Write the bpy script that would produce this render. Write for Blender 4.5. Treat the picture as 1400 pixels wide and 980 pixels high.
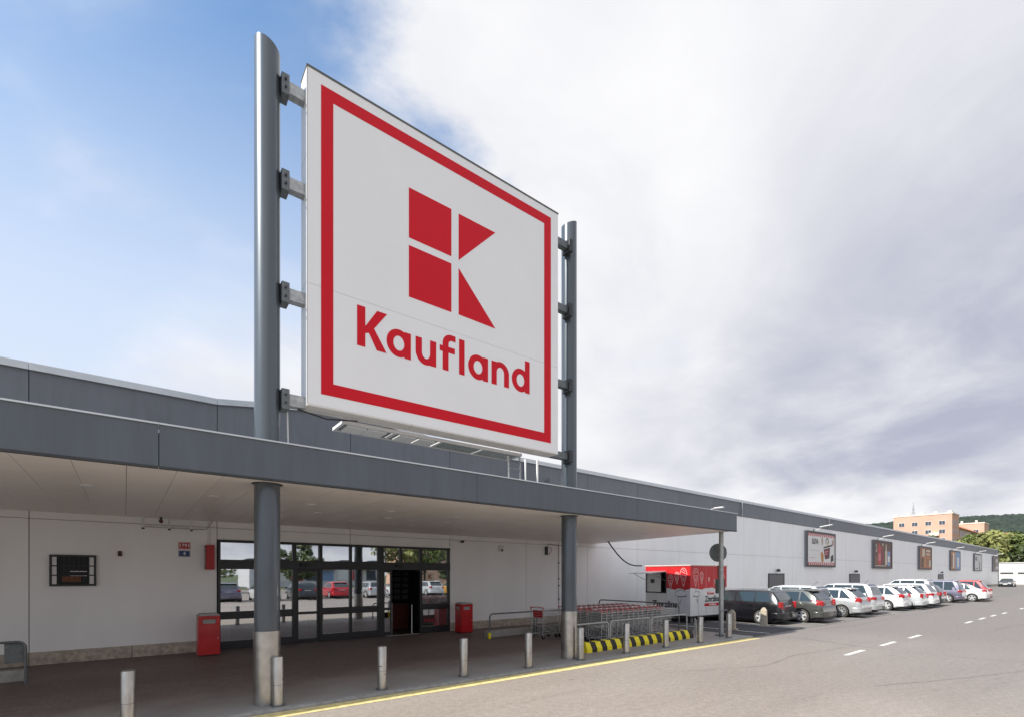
import bpy, bmesh, math, random
from mathutils import Vector, noise
R_ = math.radians
random.seed(7)
SC = bpy.context.scene
for o in list(bpy.data.objects): bpy.data.objects.remove(o)

# ---------------------------------------------------------------- camera
cam_d = bpy.data.cameras.new('camera')
cam = bpy.data.objects.new('camera', cam_d); SC.collection.objects.link(cam)
cam.location = (0, 0, 2.1)
cam.rotation_euler = (R_(90), 0, -math.atan2(.6212, .7837))
cam_d.sensor_width = 36; cam_d.lens = 668/1400*36
cam_d.shift_y = 295/1400
cam_d.clip_start = .05; cam_d.clip_end = 6000
SC.camera = cam
SC.view_settings.view_transform = 'Standard'; SC.view_settings.look = 'None'
SC.view_settings.exposure = 0.44; SC.view_settings.gamma = 1

# ---------------------------------------------------------------- sky and sun
SUN_E, SUN_DIR = 42.0, Vector((-1, .055, 0)).normalized()
W = bpy.data.worlds.new('World'); SC.world = W; W.use_nodes = True
nt = W.node_tree; N = nt.nodes; L = nt.links; N.clear()
def nn(t, **k):
    n = N.new(t)
    for a, b in k.items(): setattr(n, a, b)
    return n
def vmath(op, a, b=None):
    n = nn('ShaderNodeVectorMath', operation=op); L.new(a, n.inputs[0])
    if b is not None:
        if isinstance(b, (tuple, Vector)): n.inputs[1].default_value = b
        else: L.new(b, n.inputs[1])
    return n
def fmath(op, a, b=None, c=None, clamp=False):
    n = nn('ShaderNodeMath', operation=op); n.use_clamp = clamp
    for i, v in enumerate((a, b, c)):
        if v is None: continue
        if isinstance(v, (int, float)): n.inputs[i].default_value = v
        else: L.new(v, n.inputs[i])
    return n.outputs[0]
def sstep(v, a, b, lo=0, hi=1):
    n = nn('ShaderNodeMapRange', interpolation_type='SMOOTHSTEP'); L.new(v, n.inputs[0])
    n.inputs[1].default_value = a; n.inputs[2].default_value = b; n.inputs[3].default_value = lo; n.inputs[4].default_value = hi
    return n.outputs[0]
def mixc(f, a, b):
    n = nn('ShaderNodeMix', data_type='RGBA')
    if isinstance(f, (int, float)): n.inputs[0].default_value = f
    else: L.new(f, n.inputs[0])
    for i, v in ((6, a), (7, b)):
        if isinstance(v, tuple): n.inputs[i].default_value = (*v, 1)
        else: L.new(v, n.inputs[i])
    return n.outputs[2]
sky = nn('ShaderNodeTexSky', sky_type='NISHITA', sun_disc=False)
sky.sun_elevation = R_(SUN_E); sky.sun_rotation = math.atan2(SUN_DIR.x, SUN_DIR.y)
sky.air_density = 1.0; sky.dust_density = .6; sky.ozone_density = 2.0
tc = nn('ShaderNodeTexCoord'); D = vmath('NORMALIZE', tc.outputs['Generated']).outputs[0]
sp = nn('ShaderNodeSeparateXYZ'); L.new(D, sp.inputs[0])
zz = fmath('ADD', fmath('MAXIMUM', sp.outputs[2], 0.0), .30)
cx = fmath('DIVIDE', sp.outputs[0], zz); cy = fmath('DIVIDE', sp.outputs[1], zz)
cmb = nn('ShaderNodeCombineXYZ'); L.new(cx, cmb.inputs[0]); L.new(cy, cmb.inputs[1])
def cloud(scale, det, rough, off, dist=0.0):
    mp = nn('ShaderNodeMapping'); L.new(cmb.outputs[0], mp.inputs[0]); mp.inputs['Location'].default_value = off
    n = nn('ShaderNodeTexNoise'); n.inputs['Scale'].default_value = scale; n.inputs['Detail'].default_value = det
    n.inputs['Roughness'].default_value = rough; n.inputs['Distortion'].default_value = dist
    L.new(mp.outputs[0], n.inputs['Vector']); return n.outputs[0]
n1 = cloud(1.5, 9, .55, (11.5, 3.6, 0), .3)
n2 = cloud(.8, 3, .5, (7.3, 2.2, 4), .5)
n3 = cloud(2.6, 8, .55, (1.3, 5.2, 9), .25)
A = vmath('DOT_PRODUCT', D, (.7837, -.6212, .0)).outputs['Value']       # the cloud bank lies to the south-east
bank = sstep(fmath('ADD', A, fmath('MULTIPLY', fmath('SUBTRACT', n3, .5), 1.0)), -.30, .15)
high = sstep(sp.outputs[2], .45, .62)
thin = fmath('MULTIPLY', fmath('SUBTRACT', 1.0, bank), high)
band = fmath('MULTIPLY', sstep(sp.outputs[2], .24, .36), sstep(sp.outputs[2], .50, .62, 1, 0))
west = sstep(A, -.66, -.50)
wisp = fmath('MULTIPLY', fmath('MULTIPLY', fmath('MULTIPLY', band, west), fmath('SUBTRACT', 1.0, bank)), .09)
veil = fmath('ADD', fmath('ADD', n1, wisp), fmath('SUBTRACT', fmath('MULTIPLY', bank, .42), fmath('MULTIPLY', thin, .07)))
mask = sstep(veil, .485, .82)
blue = vmath('MULTIPLY', sky.outputs[0], (1.15, 1.60, 1.80)).outputs[0]
horiz = sstep(sp.outputs[2], .30, .84, 1, 0)
pale = mixc(fmath('MULTIPLY', horiz, .92), blue, (5.4, 6.05, 7.2))
shade = sstep(fmath('ADD', fmath('MULTIPLY', n2, .62), fmath("MULTIPLY", n3, .38)), .37, .63)
dark = sstep(fmath('ADD', A, fmath('MULTIPLY', sp.outputs[2], -.75)), -.10, .42)
grey = fmath('MULTIPLY', fmath('SUBTRACT', 1.0, shade), fmath('ADD', fmath('MULTIPLY', dark, .72), .28))
n4 = cloud(1.9, 7, .6, (4.4, 9.1, 2), .5)
grey = fmath('ADD', grey, fmath('MULTIPLY', sstep(n4, .44, .64), .12), clamp=True)
cl = mixc(grey, (7.4, 7.4, 7.5), (3.5, 3.65, 4.5))
skyc = mixc(mask, pale, cl)
bg = nn('ShaderNodeBackground'); bg.inputs[1].default_value = .1; L.new(skyc, bg.inputs[0])
wo = nn('ShaderNodeOutputWorld'); L.new(bg.outputs[0], wo.inputs[0])

sun_d = bpy.data.lights.new('sun', 'SUN'); sun_d.energy = 4.6; sun_d.angle = R_(.6); sun_d.color = (1, .95, .87)
sun = bpy.data.objects.new('sun', sun_d); SC.collection.objects.link(sun)
sv = Vector((SUN_DIR.x*math.cos(R_(SUN_E)), SUN_DIR.y*math.cos(R_(SUN_E)), math.sin(R_(SUN_E))))
sun.rotation_euler = sv.to_track_quat('Z', 'Y').to_euler(); sun.location = (-20, 0, 30)

# ---------------------------------------------------------------- materials
_M = {}
def mat(name, col, rough=.6, metal=0.0, var=.0, vs=3.0, bump=0.0, bs=40.0, col2=None, spec=.5, coat=0.0, emit=None, stretch=None, alpha=None):
    if name in _M: return _M[name]
    m = bpy.data.materials.new(name); m.use_nodes = True; t = m.node_tree; b = t.nodes['Principled BSDF']
    b.inputs['Base Color'].default_value = (*col, 1); b.inputs['Roughness'].default_value = rough; b.inputs['Metallic'].default_value = metal
    b.inputs['Specular IOR Level'].default_value = spec; b.inputs['Coat Weight'].default_value = coat
    b.inputs['Coat Roughness'].default_value = .05
    if emit: b.inputs['Emission Color'].default_value = (*emit[0], 1); b.inputs['Emission Strength'].default_value = emit[1]
    if var or bump or col2:
        c = t.nodes.new('ShaderNodeTexCoord'); mp = t.nodes.new('ShaderNodeMapping'); t.links.new(c.outputs['Object'], mp.inputs[0])
        if stretch: mp.inputs['Scale'].default_value = stretch
        g = t.nodes.new('ShaderNodeNewGeometry')
        src = mp.outputs[0]
        if var or col2:
            n = t.nodes.new('ShaderNodeTexNoise'); n.inputs['Scale'].default_value = vs; n.inputs['Detail'].default_value = 6; n.inputs['Roughness'].default_value = .6
            t.links.new(src, n.inputs['Vector'])
            mx = t.nodes.new('ShaderNodeMix'); mx.data_type = 'RGBA'
            r = t.nodes.new('ShaderNodeMapRange'); r.inputs[1].default_value = .35; r.inputs[2].default_value = .65; t.links.new(n.outputs[0], r.inputs[0]); t.links.new(r.outputs[0], mx.inputs[0])
            a = col2 or tuple(min(1, x*(1+var)) for x in col)
            mx.inputs[6].default_value = (*(tuple(x*(1-var) for x in col)), 1); mx.inputs[7].default_value = (*a, 1)
            t.links.new(mx.outputs[2], b.inputs['Base Color'])
            rr = t.nodes.new('ShaderNodeMapRange'); rr.inputs[3].default_value = max(0, rough-.08); rr.inputs[4].default_value = min(1, rough+.08)
            t.links.new(n.outputs[0], rr.inputs[0]); t.links.new(rr.outputs[0], b.inputs['Roughness'])
        if bump:
            n = t.nodes.new('ShaderNodeTexNoise'); n.inputs['Scale'].default_value = bs; n.inputs['Detail'].default_value = 4; t.links.new(src, n.inputs['Vector'])
            bp = t.nodes.new('ShaderNodeBump'); bp.inputs['Strength'].default_value = bump; bp.inputs['Distance'].default_value = .01
            t.links.new(n.outputs[0], bp.inputs['Height']); t.links.new(bp.outputs[0], b.inputs['Normal'])
    _M[name] = m; return m
def srgb(r, g, b):
    f = lambda v: ((v/255+.055)/1.055)**2.4 if v > 10 else v/255/12.92
    return (f(r), f(g), f(b))

def add_panel_offset(m, amount):
    """small per-object colour difference between panels"""
    t = m.node_tree; b = t.nodes['Principled BSDF']; oi = t.nodes.new('ShaderNodeObjectInfo')
    src = b.inputs['Base Color'].links[0].from_socket
    mr = t.nodes.new('ShaderNodeMapRange'); mr.inputs[3].default_value = 1-amount; mr.inputs[4].default_value = 1+amount
    t.links.new(oi.outputs['Random'], mr.inputs[0])
    h = t.nodes.new('ShaderNodeHueSaturation'); t.links.new(src, h.inputs['Color']); t.links.new(mr.outputs[0], h.inputs['Value'])
    t.links.new(h.outputs[0], b.inputs['Base Color'])
white_wall = mat('white_wall_panel', (.87, .87, .87), .45, var=.035, vs=.9, bump=.03, bs=6, stretch=(1, 1, .25)); add_panel_offset(white_wall, .012)
grey_panel = mat('grey_parapet_panel', (.165, .175, .198), .5, var=.09, vs=4, bump=.03, bs=5, stretch=(1, 1, .15)); add_panel_offset(grey_panel, .05)
fascia_m = mat('fascia_paint', (.100, .118, .136), .45, var=.09, vs=5, bump=.03, bs=2, stretch=(1, 1, .12)); add_panel_offset(fascia_m, .04)
coping_m = mat('coping_metal', (.62, .65, .67), .35, .5, var=.06, vs=2)
soffit_m = mat('soffit_panel', (.90, .85, .80), .38, var=.03, vs=1.5, bump=.02, bs=3); add_panel_offset(soffit_m, .02)
plinth_m = mat('plinth_concrete', (.44, .38, .32), .9, var=.28, vs=9, bump=.35, bs=60); add_panel_offset(plinth_m, .08)
dark_gap = mat('dark_gap', (.03, .03, .035), .8)
black_frame = mat('black_frame_paint', (.018, .020, .024), .4, var=.1, vs=4)
column_m = mat('column_paint', (.092, .108, .126), .30, .35, var=.05, vs=1.5, coat=.3, stretch=(1, 1, .2))
steel = mat('brushed_steel', (.50, .485, .46), .33, 1.0, var=.14, vs=5, bump=.05, bs=60, stretch=(1, 1, .12))
steel_b = mat('bollard_steel', (.52, .495, .46), .36, 1.0, var=.22, vs=7, bump=.06, bs=70, stretch=(1, 1, .25))
galv = mat('galvanised_steel', (.42, .43, .43), .5, .7, var=.2, vs=14, bump=.05, bs=30)
galv_dark = mat('weathered_rail', (.16, .175, .18), .5, .6, var=.2, vs=14)
sign_white = mat('sign_white', (.88, .88, .88), .35, var=.02, vs=.6)
sign_cream = mat('sign_underside', (.72, .70, .66), .5, var=.05, vs=2)
sign_red = mat('sign_red', (.66, .007, .020), .5, var=.03, vs=1, spec=.22)
sign_trim = mat('sign_trim', (.10, .105, .10), .5, var=.1, vs=3)
bin_red = mat('bin_red', (.52, .010, .014), .35, var=.12, vs=3, coat=.3)
red_paint = mat('red_paint', (.45, .010, .015), .4, var=.1, vs=3)
grey_lid = mat('bin_lid', (.38, .38, .38), .6, var=.1, vs=8)
black_m = mat('black_plastic', (.012, .012, .013), .5)
dark_metal = mat('dark_metal', (.05, .052, .055), .5, .3, var=.15, vs=6)
yellow_m = mat('warning_yellow', (.88, .72, .02), .6, var=.10, vs=12, bump=.1, bs=50)
stripe_black = mat('warning_black', (.030, .026, .022), .7, var=.2, vs=12, bump=.1, bs=50)
white_line = mat('road_paint_white', (.62, .60, .56), .7, var=.22, vs=14)
yellow_line = mat('road_paint_yellow', (.72, .60, .27), .7, var=.20, vs=9)
concrete = mat('concrete', (.34, .33, .31), .9, var=.18, vs=8, bump=.3, bs=50)
sandstone = mat('sandstone_post', (.42, .36, .28), .9, var=.2, vs=12, bump=.3, bs=40)
cable_m = mat('black_cable', (.02, .02, .02), .5)
white_metal = mat('white_metal', (.72, .72, .72), .4, var=.04, vs=3)
lens_m = mat('lamp_lens', (.75, .74, .70), .2)

def asphalt(name, base, base2, scale=1.0, worn=True):
    m = bpy.data.materials.new(name); m.use_nodes = True; t = m.node_tree; b = t.nodes['Principled BSDF']; b.inputs['Roughness'].default_value = .92
    b.inputs['Specular IOR Level'].default_value = .25
    c = t.nodes.new('ShaderNodeTexCoord')
    def nz(s, d, r=.6, st=None):
        n = t.nodes.new('ShaderNodeTexNoise'); n.inputs['Scale'].default_value = s; n.inputs['Detail'].default_value = d; n.inputs['Roughness'].default_value = r
        if st:
            mp = t.nodes.new('ShaderNodeMapping'); mp.inputs['Scale'].default_value = st; t.links.new(c.outputs['Object'], mp.inputs[0]); t.links.new(mp.outputs[0], n.inputs[0])
        else: t.links.new(c.outputs['Object'], n.inputs['Vector'])
        return n.outputs[0]
    def mr(v, a, b_, lo, hi):
        n = t.nodes.new('ShaderNodeMapRange'); t.links.new(v, n.inputs[0])
        for i, q in enumerate((a, b_, lo, hi)): n.inputs[i+1].default_value = q
        return n.outputs[0]
    def mx(f, a, b_, mode='MIX'):
        n = t.nodes.new('ShaderNodeMix'); n.data_type = 'RGBA'; n.blend_type = mode
        if isinstance(f, float): n.inputs[0].default_value = f
        else: t.links.new(f, n.inputs[0])
        for i, q in ((6, a), (7, b_)):
            if isinstance(q, tuple): n.inputs[i].default_value = (*q, 1)
            else: t.links.new(q, n.inputs[i])
        return n.outputs[2]
    big = mx(mr(nz(.35, 5, .6, (.35, 1, 1)), .35, .65, 0, 1), base, base2)
    if worn:
        sx = t.nodes.new('ShaderNodeSeparateXYZ'); t.links.new(c.outputs['Object'], sx.inputs[0])
        ad = t.nodes.new('ShaderNodeMath'); ad.operation = 'MULTIPLY_ADD'; t.links.new(nz(.12, 5, .6), ad.inputs[0]); ad.inputs[1].default_value = 22; t.links.new(sx.outputs[0], ad.inputs[2])
        big = mx(mr(ad.outputs[0], 16, 34, 0, 1), big, (base[0]*.76, base[1]*.80, base[2]*.87))
        big = mx(mr(nz(.9, 5, .65, (.2, 1, 1)), .56, .74, 0, .30), big, (base[0]*.62, base[1]*.62, base[2]*.62))
        big = mx(mr(nz(2.2, 3, .5), .68, .76, 0, .55), big, (base[0]*.45, base[1]*.43, base[2]*.42))
    sp1 = mr(nz(45, 3, .7), .3, .7, .70, 1.30)
    sp2 = mr(nz(9, 4, .7), .3, .7, .86, 1.14)
    mlt = t.nodes.new('ShaderNodeMath'); mlt.operation = 'MULTIPLY'; t.links.new(sp1, mlt.inputs[0]); t.links.new(sp2, mlt.inputs[1])
    h = t.nodes.new('ShaderNodeHueSaturation'); t.links.new(big, h.inputs['Color']); t.links.new(mlt.outputs[0], h.inputs['Value'])
    t.links.new(h.outputs[0], b.inputs['Base Color'])
    bp = t.nodes.new('ShaderNodeBump'); bp.inputs['Strength'].default_value = .35; bp.inputs['Distance'].default_value = .006
    t.links.new(nz(90, 3), bp.inputs['Height']); t.links.new(bp.outputs[0], b.inputs['Normal'])
    _M[name] = m; return m
asph = asphalt('asphalt', (.275, .236, .205), (.330, .292, .258))
asph_dark = asphalt('dark_asphalt', (.075, .072, .072), (.11, .105, .10), worn=False)  # darkened asphalt colour for the painted canopy shadow
asph_bay = asphalt('bay_asphalt', (.26, .23, .20), (.31, .28, .25))

def paver_mat():
    m = asphalt('pavers', (.145, .112, .107), (.195, .152, .145), worn=False); t = m.node_tree; b = t.nodes['Principled BSDF']
    hs = b.inputs['Base Color'].links[0].from_socket
    c = t.nodes.new('ShaderNodeTexCoord')
    br = t.nodes.new('ShaderNodeTexBrick'); br.inputs['Scale'].default_value = 1; br.inputs['Brick Width'].default_value = .2; br.inputs['Row Height'].default_value = .1
    br.inputs['Mortar Size'].default_value = .006; br.inputs['Color1'].default_value = (1.12, 1.1, 1.08, 1); br.inputs['Color2'].default_value = (.82, .8, .8, 1); br.inputs['Mortar'].default_value = (.5, .5, .5, 1)
    t.links.new(c.outputs['Object'], br.inputs['Vector'])
    mx = t.nodes.new('ShaderNodeMix'); mx.data_type = 'RGBA'; mx.blend_type = 'MULTIPLY'; mx.inputs[0].default_value = .45
    t.links.new(hs, mx.inputs[6]); t.links.new(br.outputs[0], mx.inputs[7])
    # lighter grey blended in towards the kerb, with a noisy edge
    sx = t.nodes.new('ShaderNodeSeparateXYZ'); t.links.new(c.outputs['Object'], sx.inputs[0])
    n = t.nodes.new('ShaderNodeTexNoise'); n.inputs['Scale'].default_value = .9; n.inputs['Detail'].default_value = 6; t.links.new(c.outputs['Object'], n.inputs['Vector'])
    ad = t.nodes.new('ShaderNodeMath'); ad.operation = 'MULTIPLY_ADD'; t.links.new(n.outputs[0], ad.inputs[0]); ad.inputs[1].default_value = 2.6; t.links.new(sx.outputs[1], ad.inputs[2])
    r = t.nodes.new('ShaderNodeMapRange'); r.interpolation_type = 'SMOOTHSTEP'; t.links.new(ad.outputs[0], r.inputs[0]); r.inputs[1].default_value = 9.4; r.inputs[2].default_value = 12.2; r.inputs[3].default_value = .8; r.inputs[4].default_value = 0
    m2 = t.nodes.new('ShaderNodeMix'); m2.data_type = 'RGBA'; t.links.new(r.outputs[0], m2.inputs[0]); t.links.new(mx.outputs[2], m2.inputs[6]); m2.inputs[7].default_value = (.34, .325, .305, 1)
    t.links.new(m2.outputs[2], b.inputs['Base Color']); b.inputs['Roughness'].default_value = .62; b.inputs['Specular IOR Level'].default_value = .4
    return m
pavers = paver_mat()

def glass_mat(name, refl=.32, tint=(.55, .6, .62)):
    m = bpy.data.materials.new(name); m.use_nodes = True; t = m.node_tree; t.nodes.clear()
    o = t.nodes.new('ShaderNodeOutputMaterial'); mx = t.nodes.new('ShaderNodeMixShader'); tr = t.nodes.new('ShaderNodeBsdfTransparent'); g = t.nodes.new('ShaderNodeBsdfGlossy')
    tr.inputs[0].default_value = (*tint, 1); g.inputs['Roughness'].default_value = .015; g.inputs[0].default_value = (.95, .97, 1, 1)
    f = t.nodes.new('ShaderNodeFresnel'); f.inputs[0].default_value = 1.5
    a = t.nodes.new('ShaderNodeMath'); a.operation = 'ADD'; a.use_clamp = True; a.inputs[1].default_value = refl; t.links.new(f.outputs[0], a.inputs[0])
    n = t.nodes.new('ShaderNodeTexNoise'); n.inputs['Scale'].default_value = 1.3; n.inputs['Detail'].default_value = 1
    bp = t.nodes.new('ShaderNodeBump'); bp.inputs['Strength'].default_value = .10; bp.inputs['Distance'].default_value = .01; t.links.new(n.outputs[0], bp.inputs['Height']); t.links.new(bp.outputs[0], g.inputs['Normal'])
    t.links.new(a.outputs[0], mx.inputs[0]); t.links.new(tr.outputs[0], mx.inputs[1]); t.links.new(g.outputs[0], mx.inputs[2]); t.links.new(mx.outputs[0], o.inputs[0])
    _M[name] = m; return m
shop_glass = glass_mat('shop_glass', .55)
car_glass = mat('car_glass', (.020, .032, .038), .06, 0, spec=.75, coat=.25)

# ---------------------------------------------------------------- mesh helpers
class MB:
    def __init__(s): s.v = []; s.f = []; s.mi = []; s.cur = 0
    def add(s, vs, fs):
        b = len(s.v); s.v += [tuple(p) for p in vs]
        for f in fs: s.f.append([b+i for i in f]); s.mi.append(s.cur)
        return s
    def box(s, x0, x1, y0, y1, z0, z1):
        return s.add([(x0, y0, z0), (x1, y0, z0), (x1, y1, z0), (x0, y1, z0), (x0, y0, z1), (x1, y0, z1), (x1, y1, z1), (x0, y1, z1)],
                     [(3, 2, 1, 0), (4, 5, 6, 7), (0, 1, 5, 4), (1, 2, 6, 5), (2, 3, 7, 6), (3, 0, 4, 7)])
    def cyl(s, a, b, r, r2=None, n=12, caps=True):
        a = Vector(a); b = Vector(b); r2 = r if r2 is None else r2; d = (b-a).normalized()
        u = d.orthogonal().normalized(); w = d.cross(u)
        vs = [a+(u*math.cos(t)+w*math.sin(t))*r for t in [2*math.pi*i/n for i in range(n)]] + [b+(u*math.cos(t)+w*math.sin(t))*r2 for t in [2*math.pi*i/n for i in range(n)]]
        fs = [(i, (i+1) % n, n+(i+1) % n, n+i) for i in range(n)]
        if caps: fs += [tuple(range(n-1, -1, -1)), tuple(range(n, 2*n))]
        return s.add(vs, fs)
    def tube(s, pts, r, n=8):
        pts = [Vector(p) for p in pts]; rings = []; up = None
        for i, p in enumerate(pts):
            d = (pts[min(i+1, len(pts)-1)]-pts[max(i-1, 0)]).normalized()
            u = d.orthogonal().normalized() if up is None else (up-d*up.dot(d)).normalized()
            up = u; w = d.cross(u)
            rings.append([p+(u*math.cos(2*math.pi*k/n)+w*math.sin(2*math.pi*k/n))*r for k in range(n)])
        vs = [q for ring in rings for q in ring]; fs = []
        for i in range(len(pts)-1):
            for k in range(n): fs.append((i*n+k, i*n+(k+1) % n, (i+1)*n+(k+1) % n, (i+1)*n+k))
        fs += [tuple(range(n-1, -1, -1)), tuple(range((len(pts)-1)*n, len(pts)*n))]
        return s.add(vs, fs)
    def bar(s, a, b, w):   # square wire without caps
        return s.cyl(a, b, w, n=4, caps=False)
    def prism(s, poly, y0, y1, axis='y'):
        """poly in (x,z) extruded y0..y1 (axis y); axis x: poly (y,z); axis z: poly (x,y)"""
        n = len(poly)
        P = {'y': lambda p, t: (p[0], t, p[1]), 'x': lambda p, t: (t, p[0], p[1]), 'z': lambda p, t: (p[0], p[1], t)}[axis]
        vs = [P(p, y0) for p in poly]+[P(p, y1) for p in poly]
        return s.add(vs, [tuple(range(n)), tuple(range(2*n-1, n-1, -1))]+[(i, n+i, n+(i+1) % n, (i+1) % n) for i in range(n)])
    def ring(s, cx, cz, rx, rz, w, a0, a1, y0, y1, n=28, rw=None):
        """arc band in the x-z plane, stroke w, extruded in y"""
        rw = w if rw is None else rw
        vs = []; full = abs(a1-a0) > 359.9; m = n+1
        for i in range(m):
            t = R_(a0+(a1-a0)*i/n); c, q = math.cos(t), math.sin(t)
            for (ax, az) in ((rx, rz), (rx-w, rz-rw)):
                for y in (y0, y1): vs.append((cx+ax*c, y, cz+az*q))
        fs = []
        for i in range(n):
            a = i*4; b = a+4
            fs += [(a, b, b+2, a+2), (a+1, a+3, b+3, b+1), (a, a+1, b+1, b), (a+2, b+2, b+3, a+3)]
        if not full: fs += [(0, 2, 3, 1), (n*4, n*4+1, n*4+3, n*4+2)]
        return s.add(vs, fs)
    def mesh(s, name, mats, smooth=None, fix=True):
        me = bpy.data.meshes.new(name); me.from_pydata(s.v, [], s.f)
        for m in (mats if isinstance(mats, (list, tuple)) else [mats]): me.materials.append(m)
        if isinstance(mats, (list, tuple)) and len(mats) > 1: me.polygons.foreach_set('material_index', s.mi)
        if fix:
            bm = bmesh.new(); bm.from_mesh(me); bmesh.ops.recalc_face_normals(bm, faces=bm.faces); bm.to_mesh(me); bm.free()
        if smooth:
            me.polygons.foreach_set('use_smooth', [True]*len(me.polygons)); me.set_sharp_from_angle(angle=R_(smooth))
        me.update(); return me
    def build(s, name, mats, parent=None, smooth=None, bevel=None, loc=None, rot=None, fix=True):
        o = bpy.data.objects.new(name, s.mesh(name, mats, smooth, fix)); SC.collection.objects.link(o)
        if parent: o.parent = parent
        if loc: o.location = loc
        if rot: o.rotation_euler = rot
        if bevel:
            b = o.modifiers.new('bevel', 'BEVEL'); b.width = bevel; b.segments = 2; b.limit_method = 'ANGLE'; b.angle_limit = R_(40)
        return o
def thing(name, label, cat, loc=(0, 0, 0), rz=0, group=None):
    o = bpy.data.objects.new(name, None); SC.collection.objects.link(o); o.empty_display_size = .2
    o.location = loc; o.rotation_euler = (0, 0, rz); o['label'] = label; o['category'] = cat
    if group: o['group'] = group
    return o
def tag(o, label=None, cat=None, group=None, kind=None):
    if label: o['label'] = label
    if cat: o['category'] = cat
    if group: o['group'] = group
    if kind: o['kind'] = kind
    return o
KIDS = {}
def copy_tree(o, parent=None):
    c = o.copy(); SC.collection.objects.link(c)
    if parent: c.parent = parent
    for ch in list(o.children): copy_tree(ch, c)
    return c
def dup(o, loc, rz=0, label=None, group=None):
    c = copy_tree(o); c.location = loc; c.rotation_euler = (0, 0, rz)
    if label: c['label'] = label
    if group: c['group'] = group
    return c
def inst(name, me, parent, loc):
    o = bpy.data.objects.new(name, me); SC.collection.objects.link(o); o.parent = parent; o.location = loc; return o
def text(s, size, m, parent, loc, rot=(R_(90), 0, 0), name='lettering', ext=.002, bold=.0, sx=1.0, align='CENTER'):
    cu = bpy.data.curves.new('txt', 'FONT'); cu.body = s; cu.size = size; cu.extrude = ext; cu.offset = bold; cu.align_x = align; cu.align_y = 'CENTER'; cu.resolution_u = 3
    t = bpy.data.objects.new('txt', cu); SC.collection.objects.link(t); bpy.context.view_layer.update()
    dg = bpy.context.evaluated_depsgraph_get(); me = bpy.data.meshes.new_from_object(t.evaluated_get(dg)); bpy.data.objects.remove(t)
    me.materials.clear(); me.materials.append(m)
    for v in me.vertices: v.co.x *= sx
    o = bpy.data.objects.new(name, me); SC.collection.objects.link(o); o.location = loc; o.rotation_euler = rot
    if parent: o.parent = parent
    return o
def struct(name, mb, m, **k): return tag(mb.build(name, m, **k), kind='structure')

# ---------------------------------------------------------------- ground, road, pavement
g = MB(); g.add([(-3000, -3000, -.06), (3000, -3000, -.06), (3000, 3000, -.06), (-3000, 3000, -.06)], [(0, 1, 2, 3)])
struct('ground', g, mat('grass_ground', (.07, .09, .035), .95, var=.3, vs=.05), fix=False)
g = MB(); g.add([(-60, -45, 0), (149, -45, 0), (149, 60, 0), (-60, 60, 0)], [(0, 1, 2, 3)])
struct('road', g, asph, fix=False)
KX0, KY0, KX1, KY1 = 3.0, 8.08, 16.2, 7.86
def ky(x): return KY0+(KY1-KY0)*(x-KX0)/(KX1-KX0)
# parking bays ground and a dark sheet that paints in the canopy's shadow
g = MB(); g.add([(16.9, 7.9, .008), (132, 7.2, .008), (132, 15.4, .008), (16.9, 15.4, .008)], [(0, 1, 2, 3)])
struct('parking_bays', g, asph_bay, fix=False)
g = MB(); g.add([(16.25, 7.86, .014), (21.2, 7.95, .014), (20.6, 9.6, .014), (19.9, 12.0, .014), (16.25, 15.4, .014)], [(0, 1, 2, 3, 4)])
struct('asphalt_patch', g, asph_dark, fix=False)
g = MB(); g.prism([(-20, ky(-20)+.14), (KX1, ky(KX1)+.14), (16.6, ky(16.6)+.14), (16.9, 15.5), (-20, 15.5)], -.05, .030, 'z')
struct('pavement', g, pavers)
g = MB(); g.prism([(-20, ky(-20)), (16.6, ky(16.6)), (16.6, ky(16.6)+.135), (-20, ky(-20)+.135)], -.05, .036, 'z')
struct('kerb', g, concrete, bevel=.008)
g = MB(); g.add([(-20, ky(-20)-.42, .004), (16.45, ky(16.45)-.33, .004), (16.35, ky(16.35)-.04, .004), (-20, ky(-20)-.06, .004)], [(0, 1, 2, 3)])
struct('yellow_edge_line', g, yellow_line, fix=False)
for (x, y, l) in ((14.7, 4.58, 1.4), (17.5, 4.54, 1.4), (20.3, 4.5, 1.4), (28.5, 4.38, 1.4), (31.4, 4.35, 1.5), (34.2, 4.3, 1.4), (36.9, 4.2, 1.4), (42.8, 4.1, 1.4), (45.6, 4.1, 1.4), (48.4, 4.1, 1.4), (54, 4.1, 1.4)):
    g = MB(); g.add([(x, y-.06, .004), (x+l, y-.07, .004), (x+l, y+.07, .004), (x, y+.06, .004)], [(0, 1, 2, 3)])
    struct('dash_marking', g, white_line, fix=False)
for x in (17.9, 20.45, 22.95, 25.1, 27.35, 29.7, 32.3, 34.5, 36.9, 39.2, 41.7, 44.1, 47.6, 51.0, 54.4, 58, 61, 64):
    g = MB(); y1 = 7.9 if x < 30 else 7.6; g.add([(x, y1, .018), (x+.1, y1, .018), (x+.1, 12.6, .018), (x, 12.6, .018)], [(0, 1, 2, 3)])
    struct('bay_line', g, white_line, fix=False)
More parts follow.
